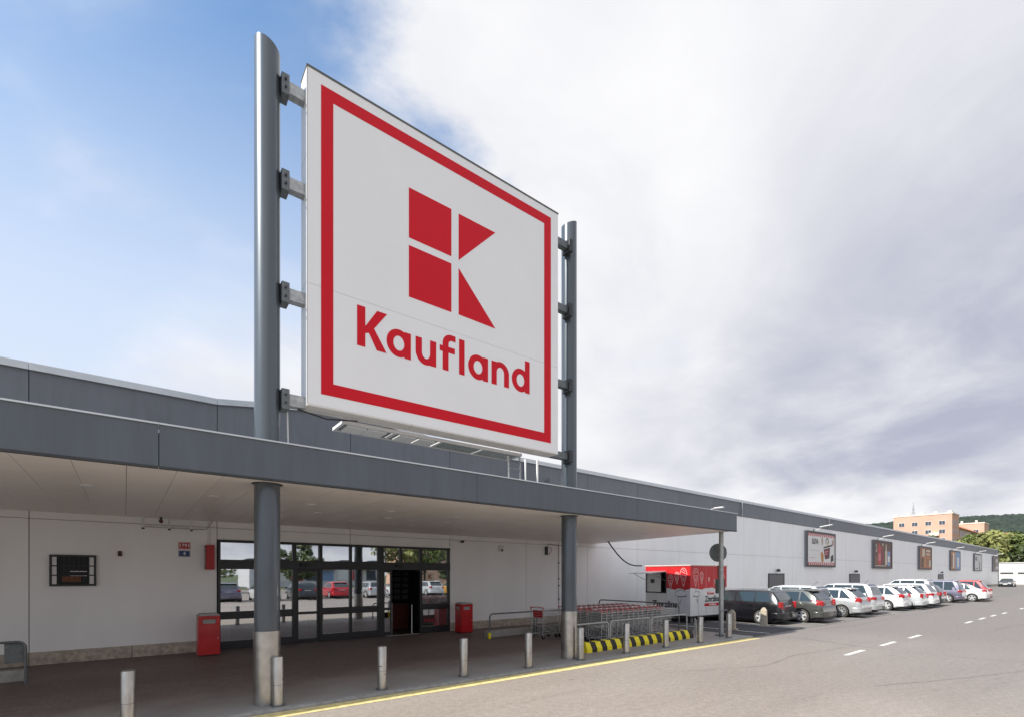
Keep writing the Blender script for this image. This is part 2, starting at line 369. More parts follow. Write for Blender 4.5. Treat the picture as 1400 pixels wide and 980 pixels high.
# tar-filled cracks in the asphalt
tar = mat('tar', (.05, .045, .042), .6)
def crack(pts, w):
    g = MB(); vs = []
    fine = []
    for a, b in zip(pts, pts[1:]):
        n = max(2, int(math.dist(a, b)/.35))
        for i in range(n): fine.append((a[0]+(b[0]-a[0])*i/n, a[1]+(b[1]-a[1])*i/n))
    fine.append(pts[-1])
    for i, p in enumerate(fine):
        q = fine[min(i+1, len(fine)-1)]; r = fine[max(i-1, 0)]
        d = Vector((q[0]-r[0], q[1]-r[1])).normalized(); n_ = Vector((-d.y, d.x))
        j = random.uniform(-.025, .025); ww = w*random.uniform(.4, 1.1)
        vs += [(p[0]+n_.x*(j+ww), p[1]+n_.y*(j+ww), .0025), (p[0]+n_.x*(j-ww), p[1]+n_.y*(j-ww), .0025)]
    g.add(vs, [(2*i, 2*i+1, 2*i+3, 2*i+2) for i in range(len(fine)-1)])
    struct('road_crack', g, tar, fix=False)
crack([(17.2, 7.55), (17.5, 6.6), (17.2, 5.7), (16.9, 5.0)], .014)
crack([(16.9, 5.0), (16.6, 3.4), (16.9, 1.5)], .007)
crack([(20.5, 7.4), (24, 7.0), (30, 7.1), (40, 6.8)], .010)

crack([(9, 6.2), (11.5, 5.2), (13.6, 5.4), (16.9, 5.0)], .005)
crack([(11, 3.0), (13.0, 2.2), (16, 1.2)], .005)
crack([(26, 3.2), (31, 2.6), (38, 2.9), (48, 2.2)], .010)

# ---------------------------------------------------------------- supermarket building
WY = 15.57
bld = thing('supermarket_building', 'long low supermarket with white wall panels and grey parapet behind the canopy', 'building', (0, 0, 0))
g = MB(); g.box(-20.2, 133, WY+.06, 60, 5.3, 6.70); g.box(-20.2, 1.98, WY+.06, WY+.3, 0, 5.29); g.box(9.42, 133, WY+.06, WY+.3, 0, 5.29); g.box(1.98, 9.42, WY+.06, WY+.3, 3.08, 5.29)
g.box(132.7, 133, WY+.3, 60, 0, 5.29)
g.build('core_wall', dark_gap, bld)
P0 = -20.21
pan_low = MB().box(.008, 3.692, 0, .06, .32, 3.384).mesh('wall_panel', white_wall)
pan_up = MB().box(.008, 3.692, 0, .06, 3.396, 5.86).mesh('wall_panel_upper', white_wall)
pan_gr = MB().box(.008, 3.692, 0, .09, 5.875, 6.75).mesh('parapet_panel', grey_panel)
pan_top = MB().box(.008, 3.692, 0, .06, 3.075, 3.384).mesh('wall_panel_short', white_wall)
nP = 41
GA = 6   # index of the first gable panel (x from 1.99)
for i in range(nP):
    x = P0+3.7*i; w = 3.7
    if i in (6, 7): inst('wall_panel', pan_top, bld, (x, WY, 0))
    else: inst('wall_panel', pan_low, bld, (x, WY, 0))
    inst('wall_panel', pan_up, bld, (x, WY, 0))
    if i in (6, 7):
        za, zb = (0, .50) if i == 6 else (.50, 0)
        MB().prism([(.008, 5.875), (3.692, 5.875), (3.692, 6.75+zb), (.008, 6.75+za)], 0, .09).build('parapet_panel', grey_panel, bld, loc=(x, WY-.03, 0))
    else: inst('parapet_panel', pan_gr, bld, (x, WY-.03, 0))
XE = P0+3.7*nP
cop = MB().box(.003, 3.697, -.06, .30, 6.75, 6.91).mesh('coping', coping_m)
for i in range(nP):
    x = P0+3.7*i
    if i in (6, 7):
        za, zb = (0, .50) if i == 6 else (.50, 0)
        MB().prism([(.003, 6.752+za), (3.697, 6.752+zb), (3.697, 6.912+zb), (.003, 6.912+za)], -.06, .30).build('coping', coping_m, bld, loc=(x, WY-.03, 0))
    else: inst('coping', cop, bld, (x, WY-.03, 0))
plin = MB().box(.006, 1.844, -.035, .05, .0, .315).mesh('plinth_slab', plinth_m)
for i in range(2*nP):
    x = P0+1.85*i
    if 1.9 < x+.5 < 9.4: continue
    inst('plinth_slab', plin, bld, (x, WY, 0))
g = MB(); g.box(XE-.02, XE+.05, WY-.04, WY+.1, 0, 6.74); g.build('corner_trim', grey_panel, bld)
MB().cyl((12.95, WY-.12, 4.0), (12.95, WY-.12, 6.86), .045).build('downpipe', white_metal, bld, smooth=40)
for x in (31.2, 45.9): MB().cyl((x, WY-.10, 5.87), (x, WY-.10, 6.86), .035).build('downpipe', galv, bld, smooth=40)
# thin conduit running down the wall right of the column
g = MB(); g.cyl((14.95, WY-.02, .4), (14.95, WY-.02, 3.5), .012, n=6)
for z in (1.0, 1.6, 1.9, 2.6): g.box(14.92, 14.99, WY-.05, WY, z, z+.05)
g.build('conduit', galv_dark, bld)

# doors in the long wall
for k, (x0, x1) in enumerate(((35.1, 37.5), (51.0, 53.5), (84.0, 86.6))):
    lab = ('dark grey double service door in the white wall behind the black estate car',
           'dark grey double service door between the striped poster and the bottle poster',
           'dark grey service door in the wall furthest along, before the blue poster')[k]
    t = thing('service_door', lab, 'door', (x0, WY, 0), group='service doors in the long white wall'); w = x1-x0; xm = w/2
    for a, b in ((.03, xm-.008), (xm+.008, w-.03)):
        lf = MB().box(a, b, -.05, -.004, .06, 2.12).build('door_leaf', mat('door_grey', (.12, .12, .125), .5, var=.1, vs=2), t)
    g = MB(); g.box(-.03, .03, -.07, -.002, 0, 2.19); g.box(w-.03, w+.03, -.07, -.002, 0, 2.19); g.box(.03, w-.03, -.07, -.002, 2.12, 2.19); g.build('door_frame', dark_metal, t)
    MB().box(xm+.06, xm+.18, -.10, -.05, 1.0, 1.04).build('handle', steel, t)
    lp = thing('door_lamp', ('small dark lamp above the nearest service door', 'small dark lamp above the service door between posters', 'small dark lamp above the furthest service door')[k], 'lamp', (x0+xm, WY, 2.42), group='lamps above the service doors')
    g = MB(); g.cyl((0, 0, 0), (0, -.14, 0), .03, n=8); g.build('arm', dark_metal, lp)
    MB().cyl((0, -.18, -.11), (0, -.18, .09), .13, .09, n=12).build('lamp_shade', dark_metal, lp, smooth=40)

# barred window at the left
t = thing('barred_window', 'small dark window with bars in the wall left of the entrance', 'window', (-1.37, WY, 0))
z0, z1, w = 1.83, 2.57, .83
g = MB(); g.box(0, w, -.07, 0, z1-.035, z1); g.box(0, w, -.07, 0, z0, z0+.035); g.box(0, .035, -.069, 0, z0+.035, z1-.035); g.box(w-.035, w, -.069, 0, z0+.035, z1-.035); g.build('window_frame', black_frame, t)
MB().box(.035, w-.035, -.02, -.004, z0+.035, z1-.035).build('backing', dark_gap, t)
for a in (.045, w-.125):
    for k in range(3): MB().box(a, a+.08, -.045, -.03, z0+.05+k*.222, z0+.245+k*.222).build('side_pane', white_metal, t)
MB().box(.16, w-.15, -.035, -.028, z0+.05, z1-.05).build('glass_pane', mat('dim_glass', (.012, .012, .014), .35, spec=.2), t)
MB().box(.22, .55, -.040, -.036, z0+.10, z0+.23).build('box_behind_glass', mat('brown_card', (.20, .07, .03), .7), t)
for z in (.24, .34): MB().box(.36, .66, -.042, -.037, z0+z, z0+z+.02).build('blind_slat', white_metal, t)
for k in range(7): MB().bar((.165+k*.088, -.055, z0+.03), (.165+k*.088, -.055, z1-.03), .006).build('bar', black_frame, t)
for z in (z0+.255, z0+.475): MB().bar((.03, -.062, z), (w-.03, -.062, z), .006).build('bar', black_frame, t)

# wall fittings under the canopy
t = thing('fire_alarm', 'small dark red alarm box right of the barred window', 'alarm', (-.10, WY, 2.56))
MB().box(-.035, .045, -.06, 0, 0, .13).build('housing', mat('dark_red', (.10, .012, .012), .5), t, bevel=.01); MB().box(-.02, .03, -.068, -.0605, .03, .09).build('glass', black_m, t)
t = thing('number_plate_sign', 'red house number sign reading 1791 above the blue one', 'sign', (1.24, WY, 2.87))
MB().box(-.135, .135, -.012, 0, -.095, .095).build('plate', red_paint, t)
g = MB(); wp = mat('white_print', (.78, .78, .78), .5)
for a in ((-.127, .127, .079, .087), (-.127, .127, -.087, -.079)): g.box(a[0], a[1], -.0145, -.012, a[2], a[3])
g.box(-.127, -.119, -.0142, -.012, -.079, .079); g.box(.119, .127, -.0142, -.012, -.079, .079); g.build('border', wp, t)
text('1791', .125, wp, t, (0, -.0135, 0), bold=.002)
t = thing('number_plate_sign', 'blue house number sign reading 4 below the red one', 'sign', (1.24, WY, 2.66))
MB().box(-.13, .13, -.012, 0, -.085, .085).build('plate', mat('sign_blue', (.012, .04, .16), .4), t)
g = MB(); g.box(-.122, .122, -.0145, -.012, .07, .077); g.box(-.122, .122, -.0145, -.012, -.077, -.07); g.box(-.122, -.115, -.0142, -.012, -.07, .07); g.box(.115, .122, -.0142, -.012, -.07, .07); g.build('border', wp, t)
text('4', .13, wp, t, (0, -.0135, 0), bold=.002)
t = thing('hose_cabinet', 'red box with a black lettered side on the wall left of the entrance', 'cabinet', (1.70, WY, 0))
MB().box(0, .20, -.26, 0, 2.24, 2.90).build('cabinet_body', red_paint, t, bevel=.006); MB().box(-.006, -.001, -.25, -.02, 2.25, 2.89).build('side_panel', black_m, t)
text('Nouzový', .13, wp, t, (-.008, -.135, 2.60), rot=(0, R_(-90), R_(0)), bold=.001)
MB().cyl((.08, -.03, 2.9), (.08, -.03, 3.55), .008, n=6).build('cable', white_metal, t); MB().cyl((.13, -.03, 2.9), (.13, -.03, 3.55), .008, n=6).build('cable', white_metal, t)
t = thing('wall_conduit', 'thin horizontal conduit with three white stubs under the soffit left of the entrance', 'conduit', (0, WY, 0))
MB().tube([(.35, -.25, 3.31), (1.45, -.25, 3.30), (1.7, -.25, 3.31), (1.78, -.25, 3.40), (1.86, -.25, 3.55)], .012, 6).build('pipe', galv, t)
for x in (.36, .90, 1.38): MB().cyl((x, -.25, 3.28), (x, -.25, 3.555), .026, n=10).build('stub', white_metal, t, smooth=40); 
for x in (.36, .90, 1.38): MB().cyl((x, -.25, 3.245), (x, -.25, 3.28), .032, n=10).build('stub_cap', dark_metal, t, smooth=40)
t = thing('soffit_camera', 'small dark camera hanging below the soffit between the white stubs', 'camera', (.72, WY-.35, 3.44))
MB().cyl((0, 0, .04), (0, 0, .115), .03, n=10).build('mount', dark_metal, t); MB().cyl((0, -.08, 0), (0, .08, .03), .045, n=12).build('camera_body', mat('dark_red', (0, 0, 0)), t, smooth=40)
t = thing('wall_siren', 'small white alarm box high on the wall right of the entrance', 'alarm', (11.75, WY, 3.02))
MB().box(-.10, .12, -.10, 0, 0, .25).build('housing', white_metal, t, bevel=.012); MB().box(-.04, .05, -.108, -.1005, .02, .09).build('lens', black_m, t)
t = thing('wall_camera', 'small dark camera on the wall just right of the entrance frame', 'camera', (9.85, WY, 3.32))
MB().cyl((0, 0, 0), (0, -.15, 0), .015, n=8).build('arm', dark_metal, t); MB().box(-.05, .03, -.26, -.13, -.03, .05).build('camera_body', dark_metal, t, bevel=.01)
t = thing('junction_box', 'dark junction box with loose red wires on the wall behind the right column', 'junction box', (14.2, WY, 3.0))
MB().box(-.06, .06, -.08, 0, -.05, .30).build('housing', dark_metal, t, bevel=.008)
MB().tube([(.06, -.04, .25), (.25, -.05, .30), (.30, -.05, .15), (.12, -.05, -.05)], .008, 6).build('cable', mat('red_cable', (.2, .02, .02), .5), t)
MB().tube([(.0, -.04, .30), (.1, -.05, .42), (.9, -.05, .38)], .010, 6).build('cable', cable_m, t)
t = thing('wall_lamp', 'small pale floodlight on a bracket above the canopy end', 'lamp', (27.2, WY, 5.95))
MB().tube([(0, 0, 0), (0, -.5, .06)], .02, 8).build('arm', white_metal, t); MB().box(-.12, .12, -1.0, -.45, .03, .10).build('lamp_head', white_metal, t, bevel=.02)
t = thing('parapet_camera', 'small dark camera on the grey parapet above the canopy', 'camera', (14.2, WY-.03, 6.12))
MB().cyl((0, 0, 0), (0, -.12, 0), .02, n=8).build('arm', galv, t); MB().cyl((0, -.12, -.06), (0, -.12, .10), .05, n=10).build('camera_body', dark_metal, t, smooth=40)

# ---------------------------------------------------------------- entrance glazing
ent = thing('glazed_entrance', 'black framed glazed entrance front with sliding doors under the canopy', 'entrance', (0, WY, 0))
X0, X1 = 2.0, 9.4
fr = lambda x0, x1, z0, z1, y0=-.05, y1=.10: MB().box(x0, x1, y0, y1, z0, z1).build('frame_bar', black_frame, ent, bevel=.004)
fr(X0, X1, 3.0, 3.07); fr(X0, X1, 2.26, 2.52)
posts = [2.0, 3.02, 3.94, 4.71, 5.67, 6.62, 7.42, 8.16, 9.32]
for i, x in enumerate(posts):
    w = .20 if i == 5 else .10 if i in (2, 3, 7) else .07
    if i == 1 or i == 6:
        fr(x, x+w, 2.521, 2.999, -.048)
    else:
        fr(x, x+w, 2.521, 2.999, -.048); fr(x, x+w, 0.02, 2.259, -.048)
def pane(x0, x1, z0, z1, y=0.02, par=None): return MB().box(x0, x1, y, y+.012, z0, z1).build('glass_pane', shop_glass, par or ent)
xs = [(2.07, 3.02), (3.09, 3.94), (4.04, 4.71), (4.81, 5.67), (5.74, 6.62), (6.82, 7.42), (7.49, 8.16), (8.26, 9.32)]
for a, b in xs: pane(a, b, 2.521, 2.999)
for a, b in ((2.07, 3.94), (4.81, 5.67), (5.74, 6.62), (8.26, 9.32)):
    if a == 2.07:
        fr(3.0, 3.05, .26, 2.259, -.046); pane(2.07, 3.0, 1.07, 2.259); pane(2.07, 3.0, .26, .86); pane(3.05, 3.94, 1.07, 2.259); pane(3.05, 3.94, .26, .86)
    else: pane(a, b, 1.07, 2.259); pane(a, b, .26, .86)
    fr(a, b, .861, 1.069, -.04); fr(a, b, 0.02, .259, -.04)
def leaf(x0, x1, y, nm='sliding_door'):
    f = MB(); f.box(x0, x0+.06, y, y+.04, .03, 2.25); f.box(x1-.06, x1, y, y+.04, .03, 2.25)
    f.box(x0+.06, x1-.06, y, y+.04, 2.18, 2.25); f.box(x0+.06, x1-.06, y, y+.04, .03, .16); f.box(x0+.06, x1-.06, y, y+.04, .90, .98)
    d = f.build(nm, black_frame, ent)
    for a, b in ((.16, .90), (.98, 2.18)):
        q = MB().box(x0+.06, x1-.06, y+.015, y+.025, a, b).build('glass_pane', shop_glass, d)
    return d
leaf(4.045, 4.70, -.03)
leaf(6.83, 7.15, .06)
for x in (4.15, 7.25): MB().box(x, x+.24, -.13, -.051, 2.36, 2.44).build('door_sensor', black_m, ent, bevel=.01)
MB().box(6.9, 8.1, -.10, .05, .0305, .045).build('threshold', galv, ent)
# K sticker and notices on the right-hand panes
st = MB().box(8.42, 8.76, .006, .014, 1.87, 2.17).build('pane_sticker', mat('cream_print', (.72, .62, .48), .5), ent)
text('K', .22, mat('dark_red_print', (.25, .02, .02), .5), st, (8.59, .004, 2.02), bold=.006)
MB().box(8.30, 8.78, .006, .014, .40, .74).build('pane_notice', mat('dark_print', (.05, .015, .015), .5), ent)
for k, x in enumerate((8.32, 8.56)): MB().box(x, x+.2, .001, .005, .66, .86).build('pane_notice', wp, ent)
for k in range(3): MB().cyl((8.40+k*.14, .003, .47), (8.40+k*.14, .005, .47), .045, n=12).build('printed_dot', red_paint, ent)
MB().box(8.9, 9.3, .03, .04, .27, 3.0).build('white_blind', white_metal, ent)
MB().box(2.08, 2.32, .06, .07, .27, 3.0).build('white_blind', white_metal, ent)
# vestibule behind the glass
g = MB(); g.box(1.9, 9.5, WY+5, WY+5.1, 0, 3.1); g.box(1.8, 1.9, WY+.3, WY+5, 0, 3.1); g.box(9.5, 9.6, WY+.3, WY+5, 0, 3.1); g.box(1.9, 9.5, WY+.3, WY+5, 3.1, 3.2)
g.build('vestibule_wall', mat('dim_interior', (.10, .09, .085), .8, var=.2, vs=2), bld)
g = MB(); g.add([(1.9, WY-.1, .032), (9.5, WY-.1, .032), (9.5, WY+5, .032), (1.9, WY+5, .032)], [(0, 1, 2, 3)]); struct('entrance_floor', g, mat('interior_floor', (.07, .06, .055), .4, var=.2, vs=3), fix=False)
t = thing('vestibule_counter', 'dark red counter seen through the open doorway', 'counter', (7.45, WY+1.8, .03))
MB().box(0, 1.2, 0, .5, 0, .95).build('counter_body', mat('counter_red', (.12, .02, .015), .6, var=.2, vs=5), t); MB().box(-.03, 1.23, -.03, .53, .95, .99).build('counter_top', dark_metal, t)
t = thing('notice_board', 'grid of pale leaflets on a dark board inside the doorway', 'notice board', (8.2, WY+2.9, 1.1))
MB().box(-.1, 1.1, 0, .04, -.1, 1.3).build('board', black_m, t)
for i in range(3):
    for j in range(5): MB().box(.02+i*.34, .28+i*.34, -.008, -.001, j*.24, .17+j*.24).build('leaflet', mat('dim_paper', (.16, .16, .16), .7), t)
t = thing('guide_rail', 'pale upright rail post standing in the open doorway', 'rail', (7.93, WY+.12, .03))
MB().cyl((0, 0, 0), (0, 0, 1.02), .018, n=10).build('post', white_metal, t, smooth=40); MB().cyl((-.75, 0, 0), (-.75, 0, 1.1), .016, n=8).build('post', galv, t, smooth=40)
t = thing('inner_trolley_rail', 'white tubular rack with red goods just behind the closed sliding door', 'rack', (4.5, WY+.6, .03))
for x in (0, .35): MB().cyl((x, 0, 0), (x, 0, 1.35), .016, n=8).build('upright', white_metal, t)
for z in (.3, .75, 1.2): MB().box(-.02, .37, -.02, .3, z, z+.02).build('shelf', white_metal, t)
MB().box(.02, .33, .0, .25, .78, 1.05).build('red_goods', red_paint, t); MB().box(.02, .33, .0, .25, .33, .55).build('red_goods', mat('orange_goods', (.5, .12, .02), .6), t)

# ---------------------------------------------------------------- canopy
CY, CZ0, CZ1 = 8.10, 3.56, 4.12
can = thing('entrance_canopy', 'long flat canopy with slate grey fascia over the pavement', 'canopy', (0, 0, 0))
seam = [-15.1, -9.98, -4.81, .36, 5.53, 10.70, 15.98]
def endx(y): return 15.98+(17.4-15.98)*(y-CY)/(WY-CY)
for a, b in zip(seam, seam[1:]):
    g = MB(); g.box(a+.004, b-.004, CY, CY+.05, CZ0, CZ1); g.build('fascia_panel', fascia_m, can, bevel=.004)
    g = MB(); g.box(a+.002, b-.002, CY-.02, CY+.14, CZ1, CZ1+.022); g.build('fascia_cap', coping_m, can)
    g = MB(); g.box(a+.004, b-.004, CY-.004, CY+.06, CZ0-.03, CZ0-.001); g.build('drip_edge', dark_metal, can)
# right end return
g = MB(); g.add([(15.98, CY+.05, CZ0), (endx(WY-.1), WY-.1, CZ0), (endx(WY-.1), WY-.1, CZ1), (15.98, CY+.05, CZ1), (15.92, CY+.06, CZ0), (endx(WY-.1)-.06, WY-.1, CZ0), (endx(WY-.1)-.06, WY-.1, CZ1), (15.92, CY+.06, CZ1)],
             [(0, 1, 2, 3), (7, 6, 5, 4), (0, 4, 5, 1), (3, 2, 6, 7), (0, 3, 7, 4), (1, 5, 6, 2)]); g.build('end_fascia', mat('end_fascia_paint', (.55, .55, .55), .5), can)
g = MB(); g.add([(-15.1, CY+.06, 4.02), (15.9, CY+.06, 4.02), (endx(WY)-.1, WY-.11, 4.02), (-15.1, WY-.11, 4.02)], [(0, 1, 2, 3)]); g.build('roof_deck', mat('roof_felt', (.12, .12, .12), .9), can, fix=False)
cols = [(1.80, 8.62), (8.64, 8.62)]
x = -15.1; panels = []
while x < 17.3:
    a, b = x+.003, x+.557
    y0a = CY+.065; 
    if b > 15.9:   # the skewed right end
        def yl(xx): return CY+(WY-CY)*(xx-15.9)/(1.42)
        ya, yb = max(y0a, yl(a)+.06), max(y0a, yl(b)+.06)
        if ya > WY-.2: break
        yb = min(yb, WY-.05)
        poly = [(a, ya), (b, yb), (b, WY-.005), (a, WY-.005)]
    else: poly = [(a, y0a), (b, y0a), (b, WY-.005), (a, WY-.005)]
    MB().prism(poly, CZ0-.004, CZ0+.02, 'z').build('soffit_panel', soffit_m, can)
    x += .56
g = MB(); g.add([(-15.1, CY+.06, CZ0+.03), (15.9, CY+.06, CZ0+.03), (17.3, WY-.01, CZ0+.03), (-15.1, WY-.01, CZ0+.03)], [(0, 3, 2, 1)]); g.build('soffit_backing', dark_gap, can, fix=False)
rimm = MB().ring(0, 0, .10, .10, .025, 0, 360, 0, .012, n=20).mesh('light_rim', white_metal); lensm = MB().cyl((0, .002, 0), (0, .010, 0), .074, n=20).mesh('light_lens', mat('downlight_lens', (.85, .84, .80), .3))
for i in range(-5, 8):
    for y in (10.55, 13.1)+((11.85,) if i in (2, 3, 4) else ()):
        x = -.48+1.76*i+(.5 if y == 11.85 else 0)
        if x > 15.5: continue
        o = inst('downlight', rimm, can, (x, y, CZ0-.005)); o.rotation_euler = (R_(-90), 0, 0)
        c = bpy.data.objects.new('lens', lensm); SC.collection.objects.link(c); c.parent = o

# ---------------------------------------------------------------- the two tall columns
def column(x, y, topz, lab, ph=0.0):
    t = thing('sign_column', lab, 'column', (x, y, 0), group='tall round columns carrying the sign'); r = .19; n = 40
    g = MB(); vs = []
    for k in range(n):
        a = 2*math.pi*k/n; vs.append((r*math.cos(a), r*math.sin(a), .02))
    for k in range(n):
        a = 2*math.pi*k/n; vs.append((r*math.cos(a), r*math.sin(a), topz-.15*(1+math.cos(a-ph))/2))
    g.add(vs, [(i, (i+1) % n, n+(i+1) % n, n+i) for i in range(n)]+[tuple(range(n, 2*n))]); g.build('shaft', column_m, t, smooth=40)
    g = MB(); g.ring(0, 0, r+.012, r+.012, .0115, 0, 360, 0, 1.17, n=40)
    s = g.build('steel_sleeve', steel, t, smooth=40); s.rotation_euler = (R_(90), 0, 0); s.location = (0, 0, .032)
    return t
colA = column(1.80, 8.62, 10.64, 'nearer tall blue-grey round column left of the large sign')
colB = column(8.64, 8.62, 10.83, 'further tall blue-grey round column right of the large sign', math.pi)
for x, y in cols:   # collars where the columns pass the soffit belong to the canopy
    g = MB(); g.ring(0, 0, .23, .23, .038, 0, 360, 0, .03, n=32); o = g.build('column_collar', dark_metal, can, smooth=40); o.rotation_euler = (R_(90), 0, 0); o.location = (x, y, CZ0-.006)

# ---------------------------------------------------------------- the sign
SA = R_(-1.517)
sg = thing('roof_sign', 'huge square white sign with red border, K emblem and the word Kaufland', 'sign', (2.341, 8.35, 0), SA)
SW, Z0, Z1, TH = 5.52, 4.89, 10.44, .37
MB().box(.012, SW-.012, .012, TH-.01, Z0+.012, Z1-.012).build('sign_box', sign_white, sg)
zj = 6.88
MB().box(0, SW, 0, .012, Z0+.02, zj-.003).build('face_panel', sign_white, sg); MB().box(0, SW, 0, .012, zj+.003, Z1-.02).build('face_panel', sign_white, sg)
for a, b in ((Z0+.02, 6.87), (6.88, 8.98), (8.99, Z1-.02)): MB().box(-.004, .012, .004, TH, a, b).build('side_panel', white_metal, sg); MB().box(SW-.012, SW+.004, .004, TH, a, b).build('side_panel', white_metal, sg)
MB().box(-.012, SW+.012, -.010, TH+.01, Z1-.019, Z1+.012).build('top_trim', sign_trim, sg)
for a, b in ((0, 1.85), (1.86, 3.7), (3.71, SW)): MB().box(a, b, -.006, TH, Z0-.012, Z0+.018).build('bottom_trim', sign_cream, sg)
MB().box(-.007, .0, -.004, .003, Z0+.02, Z1-.02).build('edge_trim', sign_trim, sg)
# border
F = -.005
B0, B1, BZ0, BZ1, bt = .219, 5.30, 5.104, 10.243, .205
for nm, (a, b, c, d) in (('t', (B0, B1, BZ1-bt, BZ1)), ('b', (B0, B1, BZ0, BZ0+bt)), ('l', (B0, B0+bt*.97, BZ0+bt, BZ1-bt)), ('r', (B1-bt*.97, B1, BZ0+bt, BZ1-bt))):
    MB().box(a, b, F, -.0003, c, d).build('border_band', sign_red, sg)
# K emblem: two squares and two triangles
MB().box(1.796, 2.697, F, -.0003, 8.352, 9.278).build('emblem_square', sign_red, sg)
MB().box(1.796, 2.697, F, -.0003, 7.253, 8.208).build('emblem_square', sign_red, sg)
MB().prism([(2.864, 9.262), (3.75, 9.255), (2.864, 8.34)], F, -.0003).build('emblem_triangle', sign_red, sg)
MB().prism([(2.864, 8.18), (3.75, 7.247), (2.864, 7.262)], F, -.0003).build('emblem_triangle', sign_red, sg)
# letters
BL, XH, CH, S = 6.085, 6.575, 6.785, .128
def F2(k): return F-.0012*k
def L_K():
    x = .824; g = MB(); g.box(x, x+.145, F, -.0003, BL, CH)
    g.prism([(x+.140, 6.44), (x+.36, CH), (x+.545, CH), (x+.235, 6.36), (x+.14, 6.33)], F2(1), -.0003)
    g.prism([(x+.15, 6.47), (x+.26, 6.52), (x+.535, BL), (x+.355, BL)], F2(2), -.0003); return g
def bowl(cx): 
    g = MB(); g.ring(cx, (BL+XH)/2, .235, .252, S, 0, 360, F, -.0003, n=40, rw=.118); return g
def L_a(x0, x1): g = bowl(x0+.235); g.box(x1-S, x1, F2(1), -.0003, BL, XH-.01); return g
def L_u(x0, x1):
    g = MB(); c = (x0+x1)/2-.005; rx = (x1-x0)/2
    g.box(x0, x0+S, F, -.0003, BL+.225, XH-.01); g.box(x1-S, x1, F2(1), -.0003, BL, XH-.01); g.ring((x0+x1)/2, BL+.225, rx, .236, S, 180, 360, F, -.0003, n=20, rw=.118); return g
def L_n(x0, x1):
    g = MB(); rx = (x1-x0)/2
    g.box(x0, x0+S, F2(1), -.0003, BL, XH-.01); g.box(x1-S, x1, F, -.0003, BL, XH-.225); g.ring((x0+x1)/2, XH-.225, rx, .236, S, 0, 180, F, -.0003, n=20, rw=.118); return g
def L_f():
    g = MB(); s0 = 2.505; g.box(s0, s0+S, F, -.0003, BL, 6.605); g.ring(s0+.185, 6.605, .185, .190, S, 95, 180, F, -.0003, n=14, rw=.115)
    g.box(s0+.170, 2.79, F2(1), -.0003, 6.683, 6.795); g.box(2.442, 2.775, F2(1), -.0003, 6.44, 6.55); return g
def L_l(): return MB().box(2.874, 2.874+.125, F, -.0003, BL, CH-.005)
def L_d(x0, x1): g = bowl(x0+.235); g.box(x1-S, x1, F2(1), -.0003, BL, CH); return g
for gm in (L_K(), L_a(1.362, 1.834), L_u(1.932, 2.362), L_f(), L_l(), L_a(3.086, 3.566), L_n(3.658, 4.108), L_d(4.185, 4.674)): gm.build('letter', sign_red, sg)
# brackets to the columns: parts of the sign
for z in (10.02, 8.47, 6.66, 4.95):
    g = MB(); g.prism([(-.33, z-.10), (.0, z-.10), (.0, z+.09), (-.33, z+.09)], .12, .26); g.build('bracket_arm', galv, sg)
    MB().box(-.37, -.25, .07, .31, z-.18, z+.15).build('clamp_plate', galv_dark, sg, bevel=.01)
    for q in (z-.08, z+.05): MB().cyl((-.31, .04, q), (-.31, .34, q), .018, n=8).build('bolt', dark_metal, sg)
    g = MB(); g.box(SW+.005, SW+.60, .20, .34, z-.08, z+.08); g.build('bracket_arm', galv_dark, sg); MB().box(SW+.50, SW+.62, .14, .40, z-.15, z+.15).build('clamp_plate', dark_metal, sg, bevel=.01)
# service grating hung below the sign
MB().tube([(-.1, .2, Z0-.05), (.35, .15, Z0-.14), (.9, .2, Z0-.06)], .012, 6).build('hanging_cable', cable_m, sg)
tr = thing('service_grating', 'narrow white framed wire grating along the bottom edge of the large sign', 'grating', (2.341, 8.35, 0), SA)
ga, gb, gy0, gy1, gz = .69, 4.76, .375, .90, 4.80
for y in (gy0, gy1): MB().box(ga, gb, y, y+.05, gz, gz+.06).build('side_rail', white_metal, tr)
nb = 5
for i in range(nb):
    x = ga+(gb-ga-.05)*i/(nb-1); MB().box(x, x+.05, gy0+.05, gy1, gz+.002, gz+.056).build('cross_bar', white_metal, tr)
g = MB(); y = gy0+.09
while y < gy1: g.box(ga+.06, gb-.06, y, y+.006, gz+.022, gz+.05); y += .06
x = ga+.09
while x < gb-.05: g.box(x, x+.006, gy0+.06, gy1, gz+.018, gz+.046); x += .055
o = g.build('wire_mesh', galv_dark, tr); o['kind'] = 'stuff'
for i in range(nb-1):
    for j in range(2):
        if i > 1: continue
        xa = ga+.12+(gb-ga)/(nb-1)*i+j*.40; MB().box(xa, xa+.36, gy0+.10, gy1-.06, gz-.012, gz+.012).build('lamp_panel', mat('lamp_diffuser', (.85, .85, .82), .4, alpha=None), tr)  # pale panels imitate bright sky showing through the mesh
t = thing('roof_ladder', 'slim metal ladder on the canopy roof below the right end of the sign', 'ladder', (0, 0, 0))
for x in (6.85, 7.18): MB().tube([(x, 8.75, 4.03), (x+.06, 8.85, 4.95)], .022, 8).build('ladder_rail', galv, t)
for z in (.2, .5, .8): MB().cyl((6.85+.06*z, 8.75+.1*z, 4.03+z), (7.18+.06*z, 8.75+.1*z, 4.03+z), .013, n=6).build('rung', galv, t)
t = thing('roof_conduit', 'short pale conduit rising from the canopy roof beside the ladder', 'conduit', (7.75, 8.8, 0))
MB().cyl((0, 0, 4.03), (0, 0, 4.85), .028, n=8).build('pipe', white_metal, t, smooth=40); MB().box(-.05, .05, -.05, .05, 4.03, 4.08).build('foot', galv, t)
t = thing('roof_conduit', 'pale cable conduit rising from the canopy roof beside the left column', 'conduit', (2.12, 8.62, 0))
